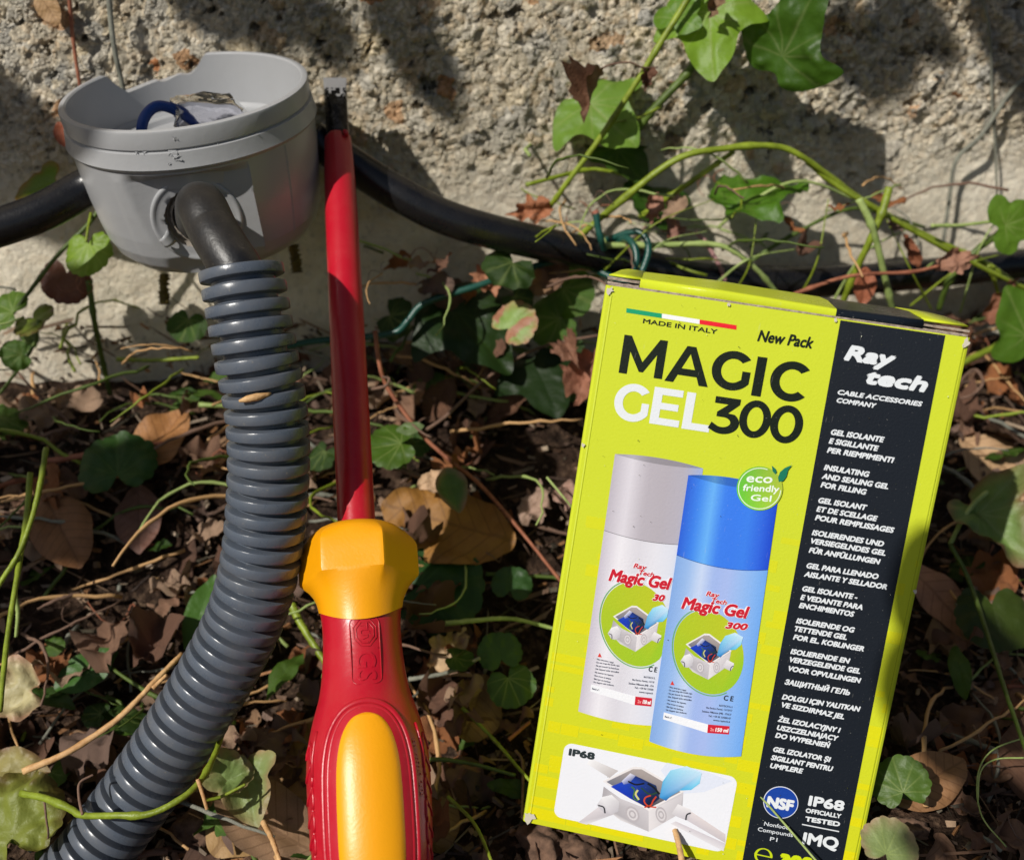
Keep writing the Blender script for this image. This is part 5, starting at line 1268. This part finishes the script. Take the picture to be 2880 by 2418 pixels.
# twigs, straws and loose stems on the ground
tl = [
 ('twig', [(1195, 1212, 'G', .020), (1260, 1165, 'G', .022), (1360, 1070, 'G', .024), (1470, 1000, 'G', .026), (1560, 965, 'G', .028), (1690, 942, 'G', .03)], 6, 'grey brown twig rising from the screwdriver shaft towards the box', 'twig', 'twig'),
 ('twig', [(1055, 930, 'G', .05), (1065, 1010, 'G', .044), (1090, 1090, 'G', .036), (1180, 1215, 'G', .026), (1260, 1290, 'G', .022), (1345, 1358, 'G', .020), (1450, 1475, 'G', .018), (1590, 1650, 'G', .016)], 8, 'long reddish stem running from the screwdriver shaft down to the box', 'twig_red', 'twig'),
 ('twig', [(1060, 1300, 'G', .014), (1170, 1335, 'G', .014), (1270, 1380, 'G', .014)], 11, 'pale brown stick left of the ochre leaf', 'twig', 'twig'),
 ('twig', [(1045, 1095, 'G', .044), (1085, 1085, 'G', .046), (1094, 1065, 'G', .046), (1075, 1060, 'G', .046)], 6, 'small tendril looped around the reddish stem', 'twig', 'twig'),
 ('straw', [(66, 2168, 'G', .034), (180, 2120, 'G', .036), (300, 2045, 'G', .038), (370, 1985, 'G', .040), (440, 1910, 'G', .040), (512, 1838, 'G', .036)], 12, 'split dry reed lying from the left edge up to the conduit', 'straw', 'straw'),
 ('straw', [(430, 1935, 'G', .041), (450, 1915, 'G', .042), (468, 1898, 'G', .044)], 8, 'splinter standing off the split dry reed', 'straw', 'straw'),
 ('twig', [(130, 1298, 'G', .012), (250, 1278, 'G', .014), (340, 1262, 'G', .014), (470, 1245, 'G', .012)], 11, 'pinkish brown stick lying across the shaded litter at the left', 'twig_red', 'twig'),
 ('plant_stem', [(130, 1260, 'G', .06), (105, 1400, 'G', .06), (60, 1540, 'G', .06), (0, 1640, 'G', .06), (-40, 1720, 'G', .06)], 10, 'bright green stalk curving out of the left edge', 'stem', 'stem'),
 ('plant_stem', [(85, 1330, 'G', .05), (75, 1450, 'G', .05), (50, 1610, 'G', .06), (20, 1800, 'G', .06), (0, 2000, 'G', .06)], 11, 'yellowish jointed stalk running down the left edge', 'stem', 'stem'),
 ('plant_stem', [(40, 1665, 'G', .05), (50, 1720, 'G', .046), (45, 1790, 'G', .040)], 8, 'pale whitish petiole above the cream dying leaf', 'stem_pale', 'stem'),
 ('plant_stem', [(820, 1700, 'G', .012), (850, 1760, 'G', .012), (920, 1870, 'G', .010)], 14, 'green stem emerging between conduit and red handle', 'stem', 'stem'),
 ('plant_stem', [(330, 1010, 'G', .016), (430, 1013, 'G', .018), (560, 1005, 'G', .018)], 8, 'bright yellow green blade lying at the foot of the wall', 'stem', 'stem'),
 ('plant_stem', [(560, 1138, 'G', .02), (600, 1140, 'G', .02), (660, 1143, 'G', .018)], 9, 'pale stem end just left of the conduit', 'stem_pale', 'stem'),
 ('plant_stem', [(1140, 2140, 'G', .012), (1240, 2135, 'G', .014), (1340, 2150, 'G', .014), (1450, 2180, 'G', .012)], 8, 'green stem lying right of the handle', 'stem_dark', 'stem'),
 ('plant_stem', [(1300, 1990, 'G', .018), (1390, 2080, 'G', .018), (1450, 2150, 'G', .018), (1500, 2205, 'G', .016)], 7, 'thin green stem slanting down to the lower left of the box', 'stem', 'stem'),
 ('plant_stem', [(1260, 2240, 'G', .02), (1330, 2310, 'G', .02), (1370, 2390, 'G', .02), (1390, 2450, 'G', .02)], 7, 'green stem curving to the bottom edge right of the handle', 'stem', 'stem'),
 ('straw', [(1150, 1910, 'G', .016), (1260, 1890, 'G', .018), (1350, 1850, 'G', .018)], 8, 'grey straw leaning right of the screwdriver neck', 'twig_grey', 'straw'),
 ('twig', [(1180, 1905, 'G', .012), (1270, 1895, 'G', .012), (1330, 1900, 'G', .012)], 9, 'pale pinkish stick on the litter right of the screwdriver neck', 'twig', 'twig'),
 ('plant_stem', [(1240, 1755, 'G', .016), (1330, 1745, 'G', .018), (1440, 1740, 'G', .018), (1570, 1770, 'G', .016)], 9, 'pale arched stem above the clover like leaf', 'stem_pale', 'stem'),
 ('plant_stem', [(1538, 1342, 'G', .030), (1580, 1392, 'G', .030), (1620, 1440, 'G', .028)], 4, 'thin green grass blade reaching the left edge of the box', 'stem_pale', 'stem'),
 ('twig', [(740, 2310, 'G', .030), (765, 2360, 'G', .030), (790, 2430, 'G', .028)], 10, 'short straw stub standing on the large tan leaf', 'straw', 'twig'),
 ('twig', [(1430, 2080, 'G', .014), (1490, 2030, 'G', .014)], 7, 'thin brown twig by the lower left edge of the box', 'twig_red', 'twig'),
 ('twig', [(1450, 2110, 'G', .012), (1470, 2150, 'G', .012), (1468, 2300, 'G', .012)], 6, 'thin dry stem standing left of the box corner', 'twig', 'twig'),
 ('plant_stem', [(2890, 1340, 'G', .03), (2790, 1375, 'G', .034), (2720, 1440, 'G', .034), (2672, 1530, 'G', .032)], 10, 'pale hooked stem leading to the wilted leaf at the right', 'stem_pale', 'stem'),
 ('plant_stem', [(2672, 1530, 'G', .032), (2720, 1620, 'G', .03), (2770, 1760, 'G', .028), (2830, 1950, 'G', .026), (2900, 2150, 'G', .024)], 9, 'long thin stem running down the dark shade at the right', 'stem_dark', 'stem'),
 ('root', [(2890, 2070, 'G', .02), (2790, 2110, 'G', .02), (2750, 2180, 'G', .02), (2760, 2290, 'G', .02), (2830, 2380, 'G', .02)], 3, 'hair thin pale root curling in the shade at the bottom right', 'stem_pale', 'root'),
 ('root', [(2880, 2130, 'G', .022), (2800, 2135, 'G', .022), (2758, 2170, 'G', .022), (2750, 2260, 'G', .022)], 3, 'second hair thin root crossing the curling one at the bottom right', 'stem_pale', 'root'),
 ('twig', [(2690, 1080, 'G', .02), (2740, 1040, 'G', .02), (2765, 1075, 'G', .02), (2735, 1110, 'G', .02), (2700, 1120, 'G', .02)], 6, 'curled brown tendril right of the upper box edge', 'twig', 'twig'),
]
for nm_, pts_, r_, lb, mat_, cat_ in tl: stalk(nm_, pts_, r_, mat_, lb, cat_, seg=8, taper=.7, wob=.12, seed=len(lb))
# plant lying across the lower conduit
cross = empty('trailing_stem', loc=P(430, 2290, .262)); bpy.context.view_layer.update()
tag(cross, 'hairy green trailing stem lying across the lower conduit', 'stem')
stalk('stem', [(60, 2230, .272), (130, 2245, .268), (200, 2275, .264), (232, 2292, .262), (330, 2292, .258), (420, 2288, .258), (500, 2250, .260), (560, 2200, .264), (600, 2130, .272), (630, 2050, .282)], 12, 'stem', '', parent=cross, nodes=3, seg=10, n=60)
stalk('dry_tendril', [(232, 2290, .261), (222, 2240, .262), (225, 2200, .264), (262, 2178, .266)], 5, 'twig', '', parent=cross)
stalk('dry_tendril', [(125, 2250, .268), (130, 2300, .268), (136, 2350, .270), (122, 2375, .272)], 4, 'twig', '', parent=cross)
stalk('dry_tendril', [(556, 2190, .263), (572, 2240, .262), (582, 2275, .262)], 7, 'straw', '', parent=cross)
stalk('petiole', [(570, 2250, .266), (620, 2240, .268), (690, 2205, .27)], 6, 'stem', '', parent=cross)
# stick and grass blade in front of the box
stalk('dry_stick', [(1898, 2333, .268), (1908, 2370, .265), (1918, 2420, .262), (1930, 2500, .259)], 9, 'straw', 'short split stick standing in front of the lower edge of the box', 'stick', taper=1.3)
stalk('grass_blade', [(2078, 2174, .266), (2135, 2235, .264), (2200, 2308, .262), (2300, 2425, .258), (2380, 2520, .255)], 3.2, 'stem_pale', 'thin green grass blade slanting across the lower dark band of the box', 'grass', taper=1.3)
# --- scattered leaves: protos, then copies
def clod(name, seed, size, m_):
    bmx = bmesh.new(); bmesh.ops.create_icosphere(bmx, subdivisions=4, radius=1)
    for v in bmx.verts:
        q = v.co.copy(); f_ = 1 + .45 * noise.noise(q * 1.6 + Vector((seed, 0, 0))) + .22 * noise.noise(q * 4 + Vector((seed, 3, 0))) + .1 * noise.noise(q * 10 + Vector((seed, 3, 0)))
        v.co = Vector((q.x * f_, q.y * f_ * .8, q.z * f_ * .6)) * size
    me = bpy.data.meshes.new(name); bmx.to_mesh(me); bmx.free(); me.materials.append(m_)
    for p_ in me.polygons: p_.use_smooth = True
    o = bpy.data.objects.new(name, me); COL.objects.link(o); return o
M['clod'] = stem_mat('earth_clod', lin((66, 48, 38)), lin((132, 102, 82)), 0.95, 260)
for px_, py_, sz, lb in ((1535, 2375, .0085, 'brown lump of earth under the lower left corner of the box'), (560, 2330, .0075, 'brown lump of earth between conduit and the brown curled leaf'), (1640, 2400, .007, 'lump of earth below the bottom edge of the box'), (2560, 2330, .004, 'small grey crumb of earth at the lower right of the box')):
    o = clod('earth_clod', px_, sz, M['clod']); o.location = G(px_, py_, .002); o.rotation_euler = (.3, .2, px_); tag(o, lb, 'earth clod')
protos = {}
def proto(key, kind, m_, colour, **kw):
    V, Fc, C, UV = leaf_geo(kind, len(protos) + 100, n=40, m=6, colour=colour, **kw)
    me = bpy.data.meshes.new(key); me.from_pydata([tuple(v) for v in V], [], Fc)
    me.polygons.foreach_set('use_smooth', [True] * len(me.polygons))
    a = me.color_attributes.new('Col', 'FLOAT_COLOR', 'POINT'); c = np.ones((len(V), 4), np.float32); c[:, :3] = np.array(C); a.data.foreach_set('color', c.ravel())
    a = me.attributes.new('leafuv', 'FLOAT_VECTOR', 'POINT'); c = np.zeros((len(V), 3), np.float32); c[:, :2] = np.array(UV); a.data.foreach_set('vector', c.ravel())
    me.materials.append(M[m_]); protos.setdefault(key.split('|')[0], []).append(me)
for i, c_ in enumerate(((150, 112, 86), (120, 84, 62), (176, 138, 104), (104, 74, 58))):
    proto(f'brown|{i}', 'oval', 'dry', c_, cup=rnd.uniform(-.6, .8), fold=rnd.uniform(-.2, .5), wave=.12, curl=rnd.uniform(-.4, .4), edge=tuple(v * .8 for v in c_))
for i, c_ in enumerate(((170, 130, 104), (138, 100, 80), (200, 166, 138), (182, 118, 72), (150, 122, 108))):
    if i < 5: proto(f'torn|{i}s', 'scrap', 'dry_plain', tuple(v * .95 for v in c_), cup=rnd.uniform(-2, 1), fold=rnd.uniform(0, .8), wave=.32, curl=rnd.uniform(-.8, .8)); proto(f'torn|{i}v', 'sliver', 'dry_plain', c_, cup=rnd.uniform(-2, 1), fold=rnd.uniform(0, 1.2), wave=.3, curl=rnd.uniform(-1, 1))
    proto(f'torn|{i}', 'torn', 'dry_plain', c_, cup=rnd.uniform(-1.5, .8), fold=rnd.uniform(0, .9), wave=.28, curl=rnd.uniform(-.6, .6))
for i, c_ in enumerate(((70, 106, 36), (92, 130, 46), (58, 88, 32))):
    proto(f'green|{i}', 'round', 'leaf', c_, cup=.2, fold=.2, wave=.1, vein=VN)
for i, c_ in enumerate(((86, 120, 40), (60, 92, 30))):
    proto(f'blade|{i}', 'long', 'leaf', c_, cup=.4, fold=.4, wave=.1, curl=.3)
ZN = [((-40, 1130, 640, 2430), 'left of the conduit'), ((640, 1050, 1400, 2430), 'between the conduit and the box'), ((2580, 880, 2920, 2430), 'right of the box'), ((560, 960, 1560, 1180), 'at the foot of the wall')]
KD = {'brown': ('fallen_leaf', 'leaf', 'brown oval dry leaf lying in the litter'), 'torn': ('leaf_fragment', 'leaf', 'torn crumpled brown leaf fragment in the litter'),
      'green': ('green_leaf', 'leaf', 'small round green leaf growing low'), 'blade': ('green_leaf', 'leaf', 'small narrow green leaf growing low')}
def scatter(key, zone, where_, count, smin, smax, lift, lo=0.0):
    x0, y0, x1, y1 = zone
    for _ in range(count):
        px_, py_ = rnd.uniform(x0, x1), rnd.uniform(y0, y1)
        c = G(px_, py_, rnd.uniform(lo, lift)); size = rnd.uniform(smin, smax)
        o = bpy.data.objects.new(KD[key][0], rnd.choice(protos[key])); COL.objects.link(o)
        n_ = Vector((rnd.uniform(-1, 1) * .6, rnd.uniform(-1, .6) * .6, 1)); a = rnd.uniform(0, 6.28)
        o.matrix_world = frame(c, n_, Vector((math.cos(a), math.sin(a), 0))) @ Matrix.Scale(size, 4)
        tag(o, f'{KD[key][2]} {where_}', KD[key][1], f'{KD[key][2]}s {where_}')
for (z_, w_), (a, b, c, d_) in zip(ZN, ((14, 62, 9, 8), (16, 88, 7, 8), (14, 56, 4, 4), (4, 16, 5, 3))):
    scatter('brown', z_, w_, a, .016, .034, .006); scatter('torn', z_, w_, b, .008, .023, .011)
    scatter('green', z_, w_, c, .006, .013, .02, .006); scatter('blade', z_, w_, d_, .012, .024, .016, .004)
# fine litter nobody could count: crumbs, chips and short straws in one mesh
V, Fc, C = [], [], []
rs = random.Random(99)
pal = [(150, 116, 92), (108, 80, 62), (176, 146, 118), (84, 62, 50), (128, 104, 90), (166, 118, 76), (192, 170, 146), (96, 88, 72)]
for q in range(5200):
    if q < 4200: c = G(rs.uniform(-150, 3000), rs.uniform(900, 2600), rs.uniform(0, .004))
    else: x = rs.uniform(-.5, .6); y = rs.uniform(-.3, .4); c = Vector((x, y, ground_z(x, y) + rs.uniform(0, .004)))
    col = np.array(lin(rs.choice(pal))) * rs.uniform(.4, 1.15)
    a = rs.uniform(0, 6.28); n_ = Vector((rs.uniform(-.7, .7), rs.uniform(-.7, .7), 1)); fm_ = frame(c, n_, Vector((math.cos(a), math.sin(a), 0)))
    if q % 4 == 0: L_, w2 = rs.uniform(.005, .018), rs.uniform(.0003, .0007)
    else: L_, w2 = rs.uniform(.001, .0038), rs.uniform(.0008, .0022)
    b = len(V); hb = rs.uniform(.0003, .0014)
    for (x, y, z) in ((-.5, -.5, 0), (0, -.6, hb / w2), (.5, -.4, 0), (-.45, .45, 0), (.1, .6, hb / w2), (.5, .5, 0)):
        V.append(fm_ @ Vector((x * w2 * rs.uniform(.7, 1.3), y * L_ * rs.uniform(.8, 1.2), z * w2))); C.append(col)
    Fc += [(b, b + 1, b + 4, b + 3), (b + 1, b + 2, b + 5, b + 4)]
lit = mesh('leaf_litter', V, Fc, M['dry_plain'], cols=C, smooth=False); lit['kind'] = 'stuff'

# ------------------------------------------------------------------ added unseen branch of loose leaves, placed to dapple the wall and litter
branch = empty('shade_caster_branch', loc=CAM + SUN * .25 + Vector((-.25, 0, .1)))
bpy.context.view_layer.update()
tag(branch, 'unseen branch of loose leaves added to cast the dappled shade', 'branch')
twl = [CAM + RIGHT * x + UP * y - FWD * z for x, y, z in ((-.95, .42, .02), (-.80, .36, .05), (-.68, .28, .07), (-.60, .18, .08), (-.55, .08, .09))]
tube('twig', spline(twl, 30), .002, M['twig'], branch, 8, world=True)  # twig added along with the shade leaves, kept out of view
HERO = [(Vector(p), .0125) for p in cpath[::12]] + [(SP(s_of(y), 0, 0), .006 if y < 1450 else .018) for y in range(240, 2500, 60)] + [(VM @ Vector((x * mm, y * mm, z * mm)), .012) for x in (-30, -15, 0, 15, 30) for y in (-10, 25) for z in (0, -15, -30)]
HERO += [(BM @ Vector((BWD * u, -BHT * v, 0)), .007) for u in np.linspace(.03, .97, 12) for v in np.linspace(.02, .98, 18)]
def cast(px, py, size, t=.54, where='G', ang=None, kind='oval', squash=1.0, seed=1, free=False):
    """an unseen leaf added so that its shadow falls at this pixel; size in metres"""
    c = G(px, py) if where == 'G' else W(px, py) if where == 'W' else P(px, py, where)
    rs = random.Random(seed + int(px)); a = rs.uniform(0, 360) if ang is None else ang
    if not free:
        for hpnt, hrad in HERO:                      # added leaves shrink to keep the tools and the box in the sun
            dv = hpnt - c; dist = (dv - SUN * dv.dot(SUN)).length
            size = min(size, (dist - hrad - .002) * 1.7)
        if size < .011: return None
    o = leaf_mesh('leaf', kind, int(px), size, M['leaf'], colour=GRN, n=40, m=5, wave=.08)
    fm_ = frame(c + SUN * t, (SUN + Vector((rs.uniform(-.3, .3), rs.uniform(-.3, .3), rs.uniform(-.3, .3)))), toward(a))
    fm_.translation -= Vector((fm_[0][1], fm_[1][1], fm_[2][1])) * size * .45
    o.parent = branch; o.matrix_parent_inverse = branch.matrix_world.inverted(); o.matrix_basis = fm_
    return o
for px_, py_, sz in ((60, 1330, .05), (190, 1240, .045), (330, 1420, .06), (120, 1560, .06), (480, 1380, .05), (60, 1760, .04), (60, 2100, .03),
                     (1120, 1120, .045), (1260, 1060, .04), (1400, 1150, .05), (1540, 1180, .045), (1480, 1300, .05), (1150, 1560, .035), (1520, 1740, .04), (1300, 2240, .045), (1320, 2380, .03), (820, 2060, .05),
                     (2760, 1640, .06), (2800, 1850, .07), (2660, 1800, .06), (2850, 2080, .07), (2700, 2060, .06), (2780, 2270, .06), (2640, 2380, .03), (2860, 2380, .05), (2620, 1560, .04)):
    cast(px_, py_, sz * .88)
for px_, py_, sz in ((40, 400, .06), (60, 480, .05), (1150, 60, .03), (1210, 200, .04), (1110, 330, .03), (850, 60, .03), (2860, 90, .05), (650, 20, .035), (2420, 170, .035), (2560, 60, .03)):
    cast(px_, py_, sz, where='W', t=.5)
cast(2610, 1985, .036, t=.48, where=.255, ang=98, seed=4, free=True)  # added leaf for the shadow on the right side of the box
cast(2740, 1850, .04, t=.5, where=.29, ang=98, seed=4, free=True)

# one more unseen leaf, added to darken the left half inside the junction box
q_ = VM @ Vector((-.012, .008, -.006)); t_ = .5
ol = leaf_mesh('leaf', 'oval', 77, .056, M['leaf'], colour=GRN, n=40, m=5, wave=.06)
fm_ = frame(q_ + SUN * t_, SUN, -RT + AX * .12)
fm_.translation -= Vector((fm_[0][1], fm_[1][1], fm_[2][1])) * .056 * .5
ol.parent = branch; ol.matrix_parent_inverse = branch.matrix_world.inverted(); ol.matrix_basis = fm_

# ------------------------------------------------------------------ tangle of straws, grass and tendrils, one object each
def strand(seed, bend, curl=0.0, thick=.012):
    rs = random.Random(seed); n_ = 14
    L = []
    for i in range(n_):
        u = i / (n_ - 1)
        L.append((bend * math.sin(u * 2.6 + rs.uniform(-.1, .1)) * .3 + curl * .16 * math.sin(u * 11), u, .10 * math.sin(u * 3.1) + curl * .16 * math.cos(u * 11) + rs.uniform(-.01, .01)))
    return tube_data(L, [thick * (1.15 - .55 * i / (n_ - 1)) * (1.3 if i in (5, 9) else 1) for i in range(n_)], 6)
SK = {'straw': ('dry_straw', 'straw', 'thin dry straw lying loose in the litter'), 'grass': ('grass_blade', 'grass', 'thin green grass stem standing in the litter'), 'tendril': ('tendril', 'tendril', 'curled brown tendril lying in the litter'), 'chip': ('twig', 'twig', 'short broken grey brown twig lying in the litter')}
smesh = {}
for key, mats_, bend, curl, th in (('straw', ('straw', 'twig', 'straw', 'twig_grey'), .5, 0, .013), ('grass', ('stem', 'stem_dark', 'stem_pale'), 1.2, 0, .012), ('tendril', ('twig', 'twig_red'), .6, 1, .010), ('chip', ('twig', 'twig_grey', 'twig_red'), .2, 0, .05)):
    for q_, mm_ in enumerate(mats_):
        for k_ in range(2):
            v_, f_ = strand(q_ * 7 + k_ * 3 + len(key), bend * (1 if k_ else -1), curl, th)
            me = bpy.data.meshes.new(key); me.from_pydata([tuple(p_) for p_ in v_], [], f_); me.materials.append(M[mm_]); me.polygons.foreach_set('use_smooth', [True] * len(me.polygons))
            smesh.setdefault(key, []).append(me)
def strands(key, zone, where_, count, lo, hi, up=.25, off=None):
    x0, y0, x1, y1 = zone
    for _ in range(count):
        px_, py_ = rnd.uniform(x0, x1), rnd.uniform(y0, y1)
        c = G(px_, py_, rnd.uniform(.001, .010)) if off is None else W(px_, py_, rnd.uniform(*off))
        if off is not None and c.z < ground_z(c.x, c.y): continue
        a = rnd.uniform(0, 6.28); d_ = Vector((math.cos(a), math.sin(a) * .7, rnd.uniform(-.05, up)))
        o = bpy.data.objects.new(SK[key][0], rnd.choice(smesh[key])); COL.objects.link(o)
        o.matrix_world = frame(c, Vector((rnd.uniform(-.4, .4), rnd.uniform(-.4, .4), 1)), d_) @ Matrix.Scale(rnd.uniform(lo, hi), 4)
        ok = True
        for u in (0, .5, 1):                            # keep strands out of the tools and off the box front
            q = o.matrix_world @ Vector((0, u, .05)); x_, y_, z_ = pix(q)
            if 1420 < x_ < 2600 and y_ > 880 and (q - O).dot(N) > -.05: ok = False
        if not ok: bpy.data.objects.remove(o); continue
        tag(o, f'{SK[key][2]} {where_}', SK[key][1], f'{SK[key][1]} pieces {where_}')
for (z_, w_), (a, b, c_, d_) in zip(ZN, ((34, 20, 8, 16), (46, 26, 10, 22), (24, 14, 8, 10), (10, 8, 3, 4))):
    strands('straw', z_, w_, a, .020, .055); strands('grass', z_, w_, b, .022, .055, .8); strands('tendril', z_, w_, c_, .012, .026); strands('chip', z_, w_, d_, .008, .020)
CZ = (1060, 700, 1640, 1080); CWH = 'under the black cable'
KD['brown'] = ('fallen_leaf', 'leaf', 'brown oval dry leaf caught among stems'); KD['torn'] = ('leaf_fragment', 'leaf', 'torn crumpled brown leaf caught among stems'); KD['green'] = ('green_leaf', 'leaf', 'small dark round green leaf among stems')
def hang(key, zone, where_, count, smin, smax, off):
    for _ in range(count):
        px_, py_ = rnd.uniform(zone[0], zone[2]), rnd.uniform(zone[1], zone[3]); c = W(px_, py_, rnd.uniform(*off))
        if c.z < ground_z(c.x, c.y): c = G(px_, py_, .006)
        o = bpy.data.objects.new(KD[key][0], rnd.choice(protos[key])); COL.objects.link(o)
        o.matrix_world = frame(c, BACK + Vector((rnd.uniform(-.7, .7), 0, rnd.uniform(-.2, 1))), toward(rnd.uniform(180, 360))) @ Matrix.Scale(rnd.uniform(smin, smax), 4)
        tag(o, f'{KD[key][2]} {where_}', KD[key][1], f'{KD[key][2]}s {where_}')
hang('torn', CZ, CWH, 14, .008, .018, (.006, .035)); hang('green', CZ, CWH, 8, .009, .017, (.006, .035)); hang('brown', CZ, CWH, 5, .014, .022, (.006, .03))
SK['grass'] = ('plant_stem', 'stem', 'thin green stem tangled against the wall'); SK['tendril'] = ('tendril', 'tendril', 'curled brown tendril tangled against the wall'); SK['straw'] = ('dry_straw', 'straw', 'thin dry stalk tangled against the wall')
for zone_, wh_, n_ in ((CZ, CWH, 10), ((1650, 480, 2860, 800), 'behind the top of the box', 14), ((1480, 420, 1700, 700), 'left of the tie wire', 5), ((2720, 780, 2880, 1000), 'right of the box lid', 5), ((0, 780, 560, 1150), 'below the left cable', 7)):
    strands('grass', zone_, wh_, n_, .02, .05, 1.0, (.006, .035)); strands('tendril', zone_, wh_, n_ // 2, .010, .022, .6, (.006, .035)); strands('straw', zone_, wh_, n_ // 2 + 2, .02, .045, .7, (.006, .035))
hang('torn', (1650, 520, 2860, 800), 'behind the top of the box', 6, .006, .012, (.010, .045))
hang('torn', (2740, 800, 2880, 920), 'right of the box lid', 3, .008, .014, (.004, .02)); hang('green', (2740, 800, 2880, 920), 'right of the box lid', 2, .010, .014, (.004, .02))
hang('green', (0, 800, 560, 1150), 'below the left cable', 4, .008, .014, (.01, .03))
for px_, py_, sz in ((1230, 800, .03), (1330, 880, .035), (1430, 960, .035), (1540, 900, .03), (1480, 800, .025), (1600, 820, .025), (420, 960, .03), (520, 1040, .03)):
    cast(px_, py_, sz, where='W', t=.54)  # more added leaves, shading the wall under the cable

cast(30, 430, .042, where='W', t=.5, ang=80, free=True)
for px_, py_, sz in ((960, 120, .04), (760, 60, .03)): cast(px_, py_, sz, where='W', t=.5)
# sunlit thin grass crossing the cable behind the box
rs = random.Random(31)
for q, (xa, ya, xb_, yb_, bend_) in enumerate(((1700, 760, 2010, 560, -30), (1760, 800, 1990, 650, -40), (2240, 850, 2330, 560, 30), (2330, 870, 2560, 640, -40), (2620, 870, 2480, 590, 30), (2700, 880, 2860, 560, -40), (2560, 860, 2880, 700, -30), (1990, 820, 2240, 700, -30), (2060, 830, 2130, 600, 30))):
    stalk('grass_blade', [(xa, ya, 'W', .03), ((xa + xb_) / 2 + bend_ * .4, (ya + yb_) / 2 + bend_, 'W', .038), (xb_, yb_, 'W', .03)], rs.uniform(3.5, 6), ('stem', 'stem_pale')[q % 2], 'thin sunlit grass blade crossing the black cable behind the box', 'grass', seg=7, taper=.4)
for o in COL.objects:
    if o.get('label') == 'thin sunlit grass blade crossing the black cable behind the box': o['group'] = 'grass blades crossing the cable'
